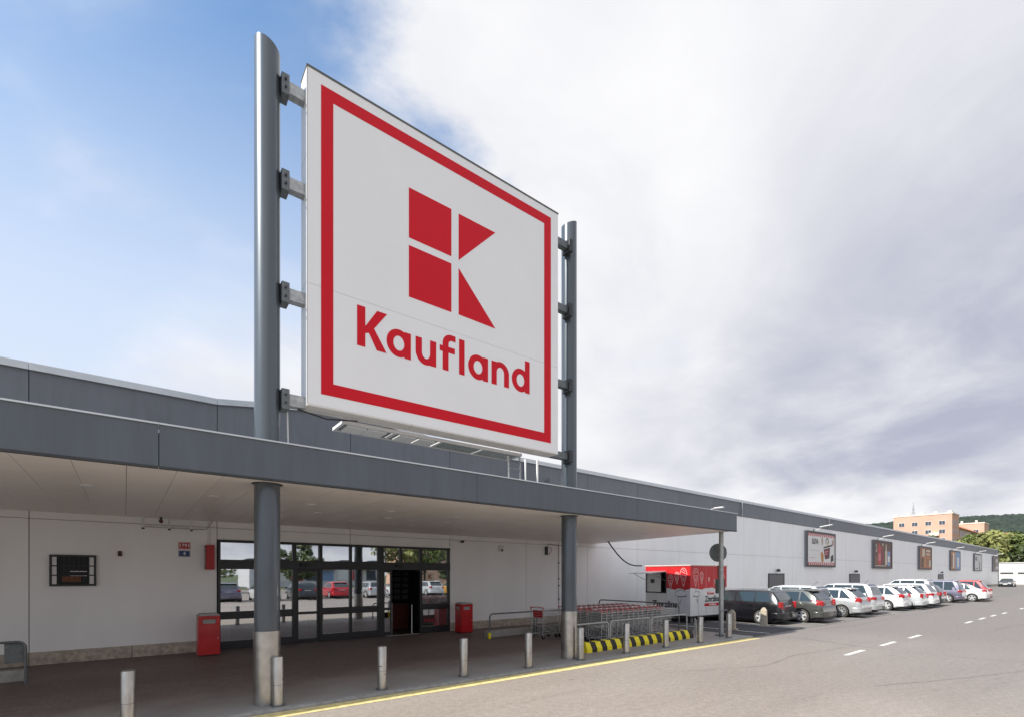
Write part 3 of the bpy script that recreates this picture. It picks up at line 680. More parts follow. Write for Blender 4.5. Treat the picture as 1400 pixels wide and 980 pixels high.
MB().cyl((0, 0, 4.03), (-.02, 0, 4.85), .014, n=8).build('pipe', white_metal, t, smooth=40); MB().box(-.03, .03, -.03, .03, 4.03, 4.06).build('foot', galv, t)

# ---------------------------------------------------------------- bollards
def bollard_proto():
    t = thing('bollard', '', 'bollard', (0, 0, 0)); r = .082
    g = MB(); n = 28; prof = [(r, 0), (r, .765), (r-.006, .778), (r-.02, .782), (0.0, .782)]
    vs = []; 
    for pr, pz in prof[:-1]:
        for k in range(n): a = 2*math.pi*k/n; vs.append((pr*math.cos(a), pr*math.sin(a), pz))
    vs.append((0, 0, .783)); fs = []
    for i in range(len(prof)-2):
        for k in range(n): fs.append((i*n+k, i*n+(k+1) % n, (i+1)*n+(k+1) % n, (i+1)*n+k))
    q = (len(prof)-2)*n
    for k in range(n): fs.append((q+k, q+(k+1) % n, len(vs)-1))
    g.add(vs, fs); g.build('post', steel_b, t, smooth=35)
    g = MB(); g.ring(0, 0, r+.0015, r+.0015, .002, 0, 360, 0, .004, n=28); o = g.build('seam_ring', dark_metal, t); o.rotation_euler = (R_(90), 0, 0); o.location = (0, 0, .34)
    for k, (a0, zz, ln) in enumerate(((200, .50, 40), (250, .28, 30), (300, .42, 50))):
        g = MB(); g.ring(0, 0, r+.0012, r+.0012, .0018, a0, a0+ln, 0, .005+.004*k, n=6); o = g.build('scuff_mark', dark_metal, t); o.rotation_euler = (R_(90), 0, 0); o.location = (0, 0, zz)
    g = MB(); g.ring(0, 0, r+.02, r+.02, .019, 0, 360, 0, .012, n=28); o = g.build('base_ring', galv_dark, t); o.rotation_euler = (R_(90), 0, 0); o.location = (0, 0, .016)
    return t
bp_ = bollard_proto()
bl = [(.03, 8.37, 'steel bollard nearest the camera, leftmost on the pavement edge'), (1.90, 8.33, 'steel bollard standing in front of the left round column'),
      (3.64, 8.37, 'first steel bollard to the right of the left round column'), (5.40, 8.40, 'steel bollard in front of the red bin right of the entrance'),
      (7.04, 8.29, 'steel bollard just left of the right round column'), (8.69, 8.28, 'steel bollard touching the foot of the right round column'),
      (10.4, 8.25, 'steel bollard between the first and second striped kerb blocks'), (12.1, 8.2, 'steel bollard between the second and third striped kerb blocks'),
      (13.78, 8.13, 'steel bollard at the right end of the striped kerb blocks'), (15.6, 8.18, 'steel bollard right of the galvanised canopy post')]
for i, (x, y, lab) in enumerate(bl):
    o = bp_ if i == 0 else dup(bp_, (x, y, .03))
    o.location = (x, y, .03); o['label'] = lab; o['group'] = 'steel bollards along the kerb'; o.rotation_euler = (R_(random.uniform(-.8, .8)), R_(random.uniform(-.9, .9)), random.uniform(0, 6))

# ---------------------------------------------------------------- litter bins
def make_bin(lab, loc):
    t = thing('litter_bin', lab, 'litter bin', loc, group='red litter bins beside the entrance'); w, d, h = .48, .43, 1.02
    g = MB(); z1 = .82; z2 = .965
    g.box(0, w, 0, d, .03, z1); g.box(0, w, .07, d, z1+.001, z2) if False else None
    g.box(0, .10, 0, d, z1, z2); g.box(w-.10, w, 0, d, z1, z2); g.box(.10, w-.10, 0, .03, z2-.03, z2); g.box(.10, w-.10, .2, d, z1, z2); g.box(0, w, 0, d, z2, h)
    g.build('bin_body', bin_red, t, bevel=.008)
    MB().box(.10, w-.10, .03, .05, z1, z2-.03).build('opening_flap', mat('flap_grey', (.35, .34, .33), .5), t)
    MB().box(-.004, -.001, .12, .32, z1+.02, z2-.02).build('side_flap', mat('flap_grey', (0, 0, 0)), t)
    MB().prism([(-.01, h+.001), (w+.01, h+.001), (w-.06, h+.055), (.06, h+.055)], -.01, d+.01).build('lid', grey_lid, t, bevel=.006)
    MB().box(.03, w-.03, .03, d-.03, 0, .03).build('foot', black_m, t)
    MB().box(.02, w-.02, -.006, -.001, .06, .79).build('door_panel', bin_red, t, bevel=.003)
    MB().cyl((w-.05, -.010, .45), (w-.05, -.006, .45), .015, n=10).build('lock', steel, t)
    return t
make_bin('red litter bin at the left end of the entrance glazing', (1.45, 14.55, .03))
make_bin('red litter bin at the right end of the entrance glazing', (9.30, 14.6, .03))

# ---------------------------------------------------------------- rails and kerb blocks
def hoop(x0, x1, z, r=.12, rad=.024, n=6):
    pts = [(x0, 0, 0), (x0, 0, z-r)]+[(x0+r-r*math.cos(R_(90*k/n)), 0, z-r+r*math.sin(R_(90*k/n))) for k in range(1, n+1)]
    pts += [(x1-r+r*math.sin(R_(90*k/n)), 0, z-r+r*math.cos(R_(90*k/n))) for k in range(0, n+1)]+[(x1, 0, 0)]
    return MB().tube(pts, rad, 10)
def rail(lab, loc, L_, rz=0, z=.78, m=galv, yellow=False, name='guard_rail', rad=.024):
    t = thing(name, lab, 'rail', loc, rz, group='tubular rails around the trolley bays')
    hoop(0, L_, z, rad=rad).build('hoop', m, t, smooth=50)
    for x in (0, L_): MB().cyl((x, 0, 0), (x, 0, .012), .055, n=14).build('base_plate', m, t)
    if yellow: MB().box(-.06, .02, -.05, .03, .0, .20).build('yellow_buffer', yellow_m, t, bevel=.01)
    return t
rail('dark tubular rail at the left edge of the pavement', (-3.62, 13.05, .03), 2.14, z=.80, m=galv_dark)
rail('dark tubular rail with yellow foot left of the right column, first of the row', (9.23, 12.8, .03), 1.90, z=.80, m=galv_dark, yellow=True)
rail('dark tubular rail running behind the right column', (11.22, 12.78, .03), 1.90, z=.80, m=galv_dark)
rail('dark tubular rail beyond the right column before the trolleys', (13.2, 12.76, .03), 2.0, z=.80, m=galv_dark)
rail('tall dark rail behind the trolleys running to the wall', (15.95, 14.1, .03), 3.85, R_(-90), z=1.0, m=galv_dark)
rail('light steel rail behind the first striped kerb block', (9.1, 9.22, .03), 1.72, z=.72, rad=.026)
rail('light steel rail behind the second striped kerb block', (10.90, 9.22, .03), 1.85, z=.74, rad=.026)
rail('light steel rail behind the third striped kerb block', (12.85, 9.22, .03), 1.95, z=.74, rad=.026)
rail('short steel hoop at the end of the trolley bay', (15.0, 9.0, .03), .7, R_(35), z=.55, rad=.02)
rail('low hoop stand around the foot of the galvanised post', (15.55, 8.45, .03), .85, R_(12), z=.86, m=galv_dark, rad=.016)
for k, (x0, x1, y, lab) in enumerate(((-4.2, -1.5, 13.32, 'low concrete block behind the left rail'), (9.3, 11.6, 12.98, 'long low concrete block behind the rail left of the right column'), (11.65, 14.3, 12.98, 'low concrete block behind the right column'))):
    o = MB().box(x0, x1, y, y+.22, .03, .26).build('concrete_block', concrete, bevel=.02); tag(o, lab, 'concrete block', 'low concrete blocks of the trolley bays')
MB_o = MB().box(-1.78, -1.52, 13.16, 13.2, .42, .80).build('rail_plate', galv_dark); tag(MB_o, 'small weathered metal plate hanging on the left rail', 'metal plate')
def stop_block(x0, x1, lab):
    t = thing('striped_kerb_block', lab, 'kerb block', (x0, 8.86, .03), group='yellow and black striped kerb blocks'); L_ = x1-x0; n = 8; w = L_/n
    prof = [(0, 0), (0, .10), (.07, .26), (.26, .26), (.26, 0)]
    for i in range(n):
        sk = 0.03
        g = MB(); a = [(i*w, p[0], p[1]) for p in prof]; b = [((i+1)*w, p[0], p[1]) for p in prof]
        a = [(q[0]+(0 if i == 0 else -sk*q[2]/.26), q[1], q[2]) for q in a]; b = [(q[0]+(0 if i == n-1 else -sk*q[2]/.26), q[1], q[2]) for q in b]
        m_ = len(prof); g.add(a+b, [tuple(range(m_)), tuple(range(2*m_-1, m_-1, -1))]+[(j, m_+j, m_+(j+1) % m_, (j+1) % m_) for j in range(m_)])
        g.build('stripe', yellow_m if i % 2 == 0 else stripe_black, t)
stop_block(9.55, 11.18, 'striped yellow and black kerb block nearest the right column')
stop_block(11.22, 12.85, 'middle one of the three striped yellow and black kerb blocks')
stop_block(12.90, 14.62, 'striped yellow and black kerb block furthest from the right column')

# ---------------------------------------------------------------- shopping trolleys
red_pl = mat('trolley_red', (.62, .20, .21), .35, var=.2, vs=20)
blue_pl = mat('wheel_blue', (.03, .05, .16), .5)
wire = mat('trolley_wire', (.60, .61, .62), .35, .45)
def trolley_proto():
    t = thing('shopping_trolley', '', 'shopping trolley')
    # length along +x (front), handle at x=0. basket from x .05 to .85, taper
    g = MB()
    def ring_at(z, f): return [(.04+.06*f*0, -.27+.03*f, z), (.90-.16*f, -.20+.04*f, z), (.90-.16*f, .20-.04*f, z), (.04, .27-.03*f, z)]
    levels = [(.92, 0), (.84, .2), (.76, .4), (.68, .6), (.60, .8), (.50, 1)]
    for z, f in levels:
        p = ring_at(z-.06*0, f)
        for i in range(4): g.bar(p[i], p[(i+1) % 4], .005 if f else .009)
    a, b = ring_at(.92, 0), ring_at(.50, 1)
    for side in ((0, 1), (3, 2), (1, 2)):
        m_ = 12 if side != (1, 2) else 7
        for k in range(m_+1):
            q = k/m_; P = Vector(a[side[0]]).lerp(Vector(a[side[1]]), q); Q = Vector(b[side[0]]).lerp(Vector(b[side[1]]), q); g.bar(P, Q, .0035)
    for k in range(1, 8): q = k/8; g.bar(Vector(b[0]).lerp(Vector(b[3]), q), Vector(b[1]).lerp(Vector(b[2]), q), .0035)
    g.build('basket', wire, t, fix=False)
    g = MB()
    for s in (-1, 1):
        g.tube([(.0, s*.265, 1.0), (.02, s*.26, .62), (.10, s*.26, .45), (.55, s*.20, .30), (.80, s*.17, .15)], .011, 6)
        g.tube([(.03, s*.26, .58), (.02, s*.25, .15), (.80, s*.17, .15)], .011, 6)
    g.bar((.80, -.17, .15), (.80, .17, .15), .011); g.bar((.02, -.25, .16), (.02, .25, .16), .011)
    g.build('chassis', wire, t, fix=False)
    h = MB().cyl((0, -.285, 1.01), (0, .285, 1.01), .018, n=8).build('handle', red_pl, t, smooth=50)
    MB().box(-.015, .05, -.06, .06, 1.0, 1.05).build('coin_lock', white_metal, h)
    MB().box(.0, .03, -.285, -.25, .90, 1.0).build('corner_cap', red_pl, h); MB().box(.0, .03, .25, .285, .90, 1.0).build('corner_cap', red_pl, h)
    fl = MB(); fl.add([(.05, -.22, .92), (.05, .22, .92), (.12, .20, .66), (.12, -.20, .66)], [(0, 1, 2, 3)]); fl.build('child_seat', mat('seat_grey', (.30, .31, .31), .5), t, fix=False)
    wm = MB(); wm.cyl((0, -.018, 0), (0, .018, 0), .058, n=12); wm.cyl((0, -.02, 0), (0, .02, 0), .02, n=6)
    wme = wm.mesh('wheel', black_m); fk = MB(); fk.box(-.012, .012, -.026, -.020, -.01, .09); fk.box(-.012, .012, .020, .026, -.01, .09); fk.box(-.02, .02, -.026, .026, .085, .095); fkm = fk.mesh('fork', wire)
    for x, y in ((.04, -.25), (.04, .25), (.78, -.17), (.78, .17)):
        w_ = inst('wheel', wme, t, (x, y, .058)); f_ = bpy.data.objects.new('fork', fkm); SC.collection.objects.link(f_); f_.parent = w_
    return t
tp = trolley_proto(); first = True
rows = [(9.95, 11.05, 13, 'shopping trolley nested in the front row behind the striped kerb blocks', 'trolleys in the front nested row'),
        (10.75, 10.75, 14, 'shopping trolley nested in the middle row of the bay', 'trolleys in the middle nested row'),
        (11.55, 11.35, 13, 'shopping trolley nested in the back row nearest the building', 'trolleys in the back nested row')]
for y, x0, n, lab, gr in rows:
    for k in range(n):
        o = tp if first else copy_tree(tp); first = False
        o.location = (x0+.245*k+random.uniform(-.015, .015), y+random.uniform(-.02, .02), .03); o.rotation_euler = (0, 0, R_(random.uniform(-1.5, 1.5)))
        o['label'] = lab.replace('trolley nested', 'trolley first at the left end') if k == 0 else lab.replace('trolley nested', 'trolley last at the right end') if k == n-1 else lab; o['group'] = gr
o = copy_tree(tp); o.location = (10.45, 11.9, .03); o.rotation_euler = (0, 0, R_(6)); o['label'] = 'single shopping trolley standing a little apart behind the rows'; 
if 'group' in o: del o['group']
MB().box(.05, .09, -.2, .2, .70, .90).build('red_seat_flap', red_paint, o)

# ---------------------------------------------------------------- ice cream kiosk
ki = thing('ice_cream_kiosk', 'red and white ice cream kiosk trailer with raised hatch beside the trolleys', 'kiosk', (18.97, 11.65, 0), R_(-5))
kw, kd, kz0, kz1 = 2.62, 2.45, .32, 2.48
k_white = mat('kiosk_white', (.76, .76, .75), .4, var=.04, vs=2); k_red = mat('kiosk_red', (.55, .018, .022), .4, var=.05, vs=2)
hx0, hx1, hz0, hz1 = 1.30, 2.38, 1.32, 2.18        # hatch opening along y on the -x face
g = MB(); g.box(0, kw, 0, .05, kz0, kz1); g.box(0, kw, kd-.05, kd, kz0, kz1); g.box(kw-.05, kw, .05, kd-.05, kz0, kz1); g.box(0, kw, .05, kd-.05, kz0-.0, kz0+.05)
g.box(0, .05, .05, hx0, kz0+.05, kz1-.001); g.box(0, .05, hx1, kd-.05, kz0+.05, kz1-.001); g.box(0, .05, hx0, hx1, kz0+.05, hz0); g.box(0, .05, hx0, hx1, hz1, kz1-.001)
g.build('kiosk_body', k_white, ki)
MB().box(-.03, kw+.03, -.03, kd+.03, kz1, kz1+.05).build('roof', mat('kiosk_roof', (.62, .50, .46), .5, var=.1, vs=3), ki, bevel=.01)
# red upper wrap with a wavy lower edge: -y face
def wavy(a0, a1, zb, amp, ph, n=24): return [(a0+(a1-a0)*i/n, zb+amp*math.sin(ph+i*.55)+amp*.5*math.sin(ph*2+i*1.3)) for i in range(n+1)]
wv = wavy(0, kw, 1.50, .03, 1.0); MB().prism([(0, kz1-.002), ]+wv+[(kw, kz1-.002)], -.006, -.001, 'y').build('red_wrap', k_red, ki)
wv = wavy(0, hx0-.06, 1.47, .03, 2.0); MB().prism([(0, kz1-.002)]+wv+[(hx0-.06, kz1-.002)], -.006, -.001, 'x').build('red_wrap', k_red, ki)
MB().box(-.006, -.001, hx0-.06, kd, hz1+.03, kz1-.002).build('red_wrap', k_red, ki)
g = MB(); g.box(-.02, .0, hx0-.05, hx1+.05, hz0-.05, hz0); g.box(-.02, .0, hx0-.05, hx0, hz0, hz1); g.box(-.02, .0, hx1, hx1+.05, hz0, hz1); g.box(-.02, 0, hx0-.05, hx1+.05, hz1, hz1+.04); g.build('hatch_frame', dark_metal, ki)
MB().box(.055, .075, hx0+.32, hx1+.02, hz0-.02, hz1+.02).build('inner_wall', k_white, ki); MB().box(.5, .6, hx0-.2, hx0+.60, hz0-.3, hz1+.1).build('inner_cabinet', dark_metal, ki); MB().box(.045, .054, 1.98, 2.20, 1.72, 1.90).build('price_list', mat('dark_print2', (.08, .08, .08), .5), ki)
g = MB(); g.add([(-.02, hx0-.05, hz1+.06), (-.02, hx1+.05, hz1+.06), (-1.15, hx1+.05, hz1-.03), (-1.15, hx0-.05, hz1-.03), (-.02, hx0-.05, hz1+.09), (-.02, hx1+.05, hz1+.09), (-1.15, hx1+.05, hz1+.0), (-1.15, hx0-.05, hz1+.0)], [(0, 1, 2, 3), (7, 6, 5, 4), (0, 4, 5, 1), (2, 6, 7, 3), (1, 5, 6, 2), (3, 7, 4, 0)]); g.build('hatch_flap', k_white, ki)
for y in (hx0, hx1): MB().cyl((-.9, y, hz1-.01), (-.02, y, hz0+.5), .012, n=6).build('gas_strut', galv, ki)
# vertical sheet joints
for x in (.55, 1.1, 1.65, 2.2): MB().box(x, x+.006, -.0085, -.001, kz0+.02, kz1-.01).build('sheet_joint', mat('joint_grey', (.45, .42, .42), .6), ki)
linem = mat('print_line', (.10, .08, .08), .6); pink = mat('print_pink', (.80, .50, .48), .5)
def lines(parent, paths, m, face, w=.012, name='printed_drawing'):
    """thin flat strokes; face 'y' -> (x,z) on the -y side, face 'x' -> (y,z) on the -x side"""
    g = MB()
    for k, pth in enumerate(paths):
        for a, b in zip(pth, pth[1:]):
            d = Vector((b[0]-a[0], b[1]-a[1])); l = d.length
            if l < 1e-5: continue
            d /= l; n_ = Vector((-d.y, d.x))*w/2; c = [(a[0]+n_.x, a[1]+n_.y), (b[0]+n_.x, b[1]+n_.y), (b[0]-n_.x, b[1]-n_.y), (a[0]-n_.x, a[1]-n_.y)]
            off = -.0095-.0002*(k % 4)
            g.add([(off, q[0], q[1]) if face == 'x' else (q[0], off, q[1]) for q in c], [(0, 1, 2, 3)])
    o = g.build(name, m, parent, fix=False); o['kind'] = 'stuff'; return o
def cone(cx, cz, s, lean=0):   # an outline drawing of an ice cream cone
    c = [(cx-.10*s, cz), (cx+lean*s, cz-.32*s), (cx+.10*s, cz), (cx-.10*s, cz)]
    b = [(cx+.12*s*math.cos(R_(a)), cz+.02*s+.20*s*abs(math.sin(R_(a)))) for a in range(0, 181, 20)]
    h = [[(cx-.06*s, cz-.04*s), (cx+.04*s, cz-.16*s)], [(cx+.06*s, cz-.04*s), (cx-.04*s, cz-.16*s)], [(cx-.07*s, cz+.06*s), (cx+.07*s, cz+.12*s)], [(cx-.06*s, cz+.12*s), (cx+.03*s, cz+.18*s)]]
    return [c, b]+h
for q in ((.36, 2.05, 1.5), (.78, 2.0, 1.0), (1.3, 1.9, .4), (1.75, 1.8, .4), (2.3, 1.9, 1.2)): lines(ki, cone(*q), pink, 'y', .022)
for q in ((.34, 2.06, 1.5), (.68, 2.0, 1.0), (1.02, 1.84, 1.2)): lines(ki, cone(*q), pink, 'x', .022)
def lady(cx, cz, s):
    return [[(cx+.20*s*math.cos(R_(a)), cz+.05*s*math.sin(R_(a))) for a in range(180, 361, 20)], [(cx-.18*s, cz+.10*s), (cx-.05*s, cz+.16*s), (cx+.15*s, cz+.12*s), (cx+.2*s, cz+.02*s)],
            [(cx-.1*s, cz+.2*s), (cx, cz+.27*s), (cx+.02*s, cz+.38*s)], [(cx-.05*s, cz-.12*s), (cx+.03*s, cz-.3*s), (cx+.1*s, cz-.12*s)], [(cx-.2*s, cz), (cx-.24*s, cz-.04*s), (cx+.1*s, cz-.08*s)]]
lines(ki, lady(.45, 1.22, 1.1), linem, 'y', .016); lines(ki, lady(.50, 1.22, 1.4), linem, 'x', .018)
prr = mat('print_red', (.55, .02, .03), .5); prb = mat('print_black', (.02, .025, .025), .5)
text('Točená', .17, prr, ki, (1.40, -.010, 1.28), bold=.003); text('Zmrzlina', .36, prb, ki, (1.55, -.010, 1.03), bold=.007, sx=.82)
MB().box(.98, 2.15, -.0095, -.003, .72, .84).build('red_banner', prr, ki); text('zmrzlinárna', .11, wp, ki, (1.55, -.011, .78), bold=.002)
text('Zmrzlina', .38, prb, ki, (-.010, 1.35, .78), rot=(R_(90), 0, R_(-90)), bold=.009)
MB().box(.10, kw-.1, .10, kd-.1, .22, .32).build('trailer_chassis', dark_metal, ki)
for x, y in ((1.2, .25), (1.2, kd-.43)):
    w_ = MB().cyl((x, y, .17), (x, y+.18, .17), .165, n=20).build('wheel', mat('tyre_rubber', (.03, .03, .03), .8), ki, smooth=40); MB().cyl((x, y-.006, .17), (x, y-.001, .17), .09, n=14).build('rim', galv, w_)
for x in (.3, 2.4): MB().box(x, x+.08, .15, .23, .03, .26).build('support_leg', galv, ki)
t = thing('power_cable', 'black cable sagging from the canopy soffit to the kiosk roof', 'cable', (0, 0, 0))
pa, pb = Vector((16.65, 14.2, 3.55)), Vector((18.95, 14.15, 2.52)); pts = [pa.lerp(pb, i/12)+Vector((0, 0, -.35*math.sin(math.pi*i/12))) for i in range(13)]
MB().tube(pts, .03, 8).build('cable_run', cable_m, t, smooth=60)
MB().cyl(pa+Vector((0, 0, -.02)), pa+Vector((0, 0, .005)), .06, n=10).build('ceiling_gland', dark_metal, t)

# ---------------------------------------------------------------- post with signs
t = thing('canopy_post', 'galvanised steel post under the right corner of the canopy', 'post', (15.93, 8.62, .03))
MB().cyl((0, 0, 0), (0, 0, 3.53), .075, n=20).build('shaft', galv, t, smooth=40); MB().box(-.15, .15, -.15, .15, 0, .02).build('base_plate', galv_dark, t)
for a in (-1, 1):
    for b in (-1, 1): MB().cyl((a*.11, b*.11, .02), (a*.11, b*.11, .06), .016, n=6).build('bolt', dark_metal, t)
sgrey = mat('sign_back_grey', (.13, .145, .145), .5, .2, var=.1, vs=4)
dirv = math.atan2(.6212, .7837)
t = thing('round_traffic_sign', 'grey back of a round traffic sign behind the galvanised post', 'sign', (16.05, 8.79, 2.86), -.55)
MB().cyl((0, 0, 0), (0, .025, 0), .315, n=36).build('sign_plate', sgrey, t, smooth=40)
for z in (-.15, .15): MB().box(-.28, .28, -.02, -.001, z-.015, z+.015).build('rail', galv_dark, t)
t = thing('notice_sign', 'dark rectangular sign back with a narrow red board behind the galvanised post', 'sign', (16.18, 8.79, 0), -.55)
MB().box(-.17, .17, 0, .02, 1.45, 1.95).build('sign_plate', mat('green_grey', (.06, .075, .07), .5), t); MB().box(-.10, .06, .0, .018, 1.98, 2.42).build('narrow_board', mat('brown_red', (.22, .03, .02), .5), t); MB().cyl((0, .05, 0), (0, .05, 2.6), .025, n=8).build('pole', galv, t, smooth=40)

def stone_post(loc, lab):
    t = thing('stone_post', lab, 'post', loc, .3, group='short stone posts by the parking bays')
    g = MB(); a, b = .125, .115
    vs = [(-a, -a, .05), (a, -a, .05), (a, a, .05), (-a, a, .05), (-b, -b, .64), (b, -b, .64), (b, b, .64), (-b, b, .64), (-.05, -.05, .76), (.05, -.05, .76), (.05, .05, .76), (-.05, .05, .76)]
    g.add(vs, [(0, 1, 5, 4), (1, 2, 6, 5), (2, 3, 7, 6), (3, 0, 4, 7), (4, 5, 9, 8), (5, 6, 10, 9), (6, 7, 11, 10), (7, 4, 8, 11), (8, 9, 10, 11), (3, 2, 1, 0)]); g.build('shaft', sandstone, t, bevel=.02)
    MB().box(-.19, .19, -.19, .19, 0, .05).build('foot', sandstone, t, bevel=.01)
stone_post((17.97, 9.3, .015), 'weathered grey stone post between the kiosk and the black car'); stone_post((20.35, 9.2, .01), 'pale sunlit stone post in front of the black estate car')

# ---------------------------------------------------------------- cars
tyre_m = mat('tyre', (.045, .042, .038), .75, var=.2, vs=20); rim_m = mat('alloy', (.62, .62, .62), .3, .35); rim_dark = mat('steel_rim', (.06, .06, .06), .5, .6)
chrome = mat('chrome', (.6, .6, .6), .12, 1); plate_m = mat('plate_white', (.68, .68, .66), .5); tail_m = mat('tail_red', (.36, .008, .010), .15, coat=.8); trim_m = mat('car_trim', (.025, .025, .027), .6)
head_m = mat('headlight', (.55, .57, .6), .1, coat=1)
def paint(name, c, metal=.3): return mat('paint_'+name, c, .28, metal, var=.02, vs=2, coat=.8)
def interp(tab, y):
    if y <= tab[0][0]: return tab[0][1]
    for (a, b), (c, d) in zip(tab, tab[1:]):
        if y <= c: return b+(d-b)*(y-a)/(c-a) if c > a else d
    return tab[-1][1]
def make_car(kind, pm, lab, loc, rz=0, L_=4.2, Wd=1.76, H=1.47, belt=.92, roofbar=False, alloy=True, tall_light=False, back_wiper=True, name='parked_car', group='cars parked along the long wall', cat='car', spoiler=False, dark_bumper=False, long_light=False):
    t = thing(name, lab, cat, loc, rz, group)
    hb = belt
    base = {  # top outline from rear (y=0) to front
        'estate': [(0, .50), (.03, .70), (.06, .80), (.10, belt+.03), (.42, H-.10), (.60, H-.015), (1.3, H), (2.3, H-.02), (2.60, H-.07), (3.20, belt+.10), (3.45, belt+.02), (4.0, belt-.08), (L_-.20, belt-.22), (L_-.05, .62), (L_, .48)],
        'hatch': [(0, .50), (.03, .70), (.07, .84), (.12, belt+.05), (.38, belt+.30), (.62, H-.06), (.90, H-.01), (1.6, H), (2.15, H-.03), (2.40, H-.09), (3.05, belt+.11), (3.25, belt+.03), (3.75, belt-.08), (L_-.20, belt-.22), (L_-.05, .62), (L_, .48)],
        'mpv': [(0, .52), (.03, .72), (.07, .90), (.11, belt+.10), (.30, H-.16), (.46, H-.04), (.8, H), (1.9, H), (2.3, H-.06), (3.1, belt+.14), (3.35, belt+.04), (3.8, belt-.10), (L_-.20, belt-.26), (L_-.05, .62), (L_, .48)],
        'saloon': [(0, .55), (.03, .75), (.06, belt+.02), (.50, belt+.07), (.70, belt+.12), (1.25, H-.08), (1.55, H-.01), (2.1, H), (2.5, H-.05), (3.15, belt+.08), (3.35, belt+.01), (3.9, belt-.07), (L_-.20, belt-.20), (L_-.05, .62), (L_, .48)]}[kind]
    top = base
    half = [(0, .80), (.04, .88), (.14, .955), (.45, .995), (.9, 1), (L_-1.0, 1), (L_-.45, .97), (L_-.15, .87), (L_-.04, .78), (L_, .70)]
    hw = lambda y: interp(half, y)*Wd/2
    zt = lambda y: interp(top, y)
    sill = lambda y: interp([(0, .30), (.3, .24), (.8, .20), (L_-.8, .20), (L_-.2, .22), (L_, .27)], y)
    fac = [(.20, .955), (.36, .99), (.55, 1.0), (.75, .99), (belt, .955)]
    def roofw(y):
        q = max(0, min(1, (zt(y)-belt)/(H-belt))); return .93-.20*q
    def wid(y, z):
        if z <= belt or zt(y) <= belt: return hw(y)*interp(fac, z)
        ze = max(zt(y)-.05, belt+.01); q = min(1, (z-belt)/(ze-belt)); return hw(y)*(.955+(roofw(y)-.955)*q)
    ys = sorted(set([round(p[0], 3) for p in top]+[round(p[0], 3) for p in half]+[.2, .3, 1.0, 2.0, 1.15, 2.8, 3.6]))
    ys = [y for y in ys if y <= L_]
    rows = []
    for y in ys:
        T = zt(y); s0 = sill(y); lv = [s0, .36, .55, .75, belt-.01]
        lv = [min(z, T-.05+.006*i) for i, z in enumerate(lv)]; lv[0] = min(lv[0], T-.06)
        sec = [(hw(y)*interp(fac, z), z) for z in lv]
        ze = max(T-.05, lv[-1]+.004); sec.append((wid(y, ze) if T > belt+.02 else hw(y)*.93, ze))
        w = sec[-1][0]
        for sx, dz in ((.92, -.018), (.7, -.008), (.35, -.002)): sec.append((w*sx, max(T+dz, ze+.002)))
        full = sec+[(0, T)]+[(-a, b) for a, b in reversed(sec)]
        rows.append([(a, y, b) for a, b in full])
    n = len(rows[0]); g = MB(); vs = [p for r in rows for p in r]; fs = []
    for i in range(len(rows)-1):
        for k in range(n-1): fs.append((i*n+k, (i+1)*n+k, (i+1)*n+k+1, i*n+k+1))
        fs.append((i*n+n-1, (i+1)*n+n-1, (i+1)*n, i*n))
    fs += [tuple(range(n)), tuple(reversed([(len(rows)-1)*n+k for k in range(n)]))]
    g.add(vs, fs); body = g.build('body', pm, t, smooth=32)
    # side windows
    roof = [p for p in top if p[1] > H-.13]; yr, yf = roof[0][0], roof[-1][0]
    zt0 = belt+.035; zt1 = H-.115
    def yback(z):   # y where the rear outline reaches z+.05
        for (a, b), (c, d) in zip(top, top[1:]):
            if b <= z+.05 <= d: return a+(c-a)*(z+.05-b)/(d-b)
        return yr
    def yfront(z):
        for (a, b), (c, d) in zip(top, top[1:]):
            if a > yr and b >= z+.05 >= d and d < b: return a+(c-a)*(b-(z+.05))/(b-d)
        return yf
    bo = .16 if kind != 'hatch' else .22
    if kind == 'saloon': bo = .10
    y0b, y0t = yback(zt0)+bo+.04, yback(zt1)+bo-.02; y3b, y3t = yfront(zt0)-.14, yfront(zt1)-.06
    if kind == 'saloon': y0b += .15
    ymid1, ymid2 = y0b+(y3b-y0b)*(.27 if kind in ('estate', 'mpv') else .20), y0b+(y3b-y0b)*.58
    segs = [((y0b, y0t), (ymid1-.03, ymid1-.03)), ((ymid1+.03, ymid1+.03), (ymid2-.03, ymid2-.03)), ((ymid2+.03, ymid2+.03), (y3b, y3t))]
    for s in (-1, 1):
        for (ab, at), (bb, bt) in segs:
            if at >= bt-.05: at = bt-.05
            g = MB(); C = []
            for q in (0, .5, 1):
                z = zt0+(zt1-zt0)*q; C.append([(s*(wid(ya, z)+.005), ya, z) for ya in [(ab+(at-ab)*q)+((bb+(bt-bb)*q)-(ab+(at-ab)*q))*u for u in (0, .5, 1)]])
            vs = [p for r in C for p in r]; g.add(vs, [(i*3+k, i*3+k+1, (i+1)*3+k+1, (i+1)*3+k) for i in range(2) for k in range(2)]); g.build('side_window', car_glass, t, smooth=60, fix=False)
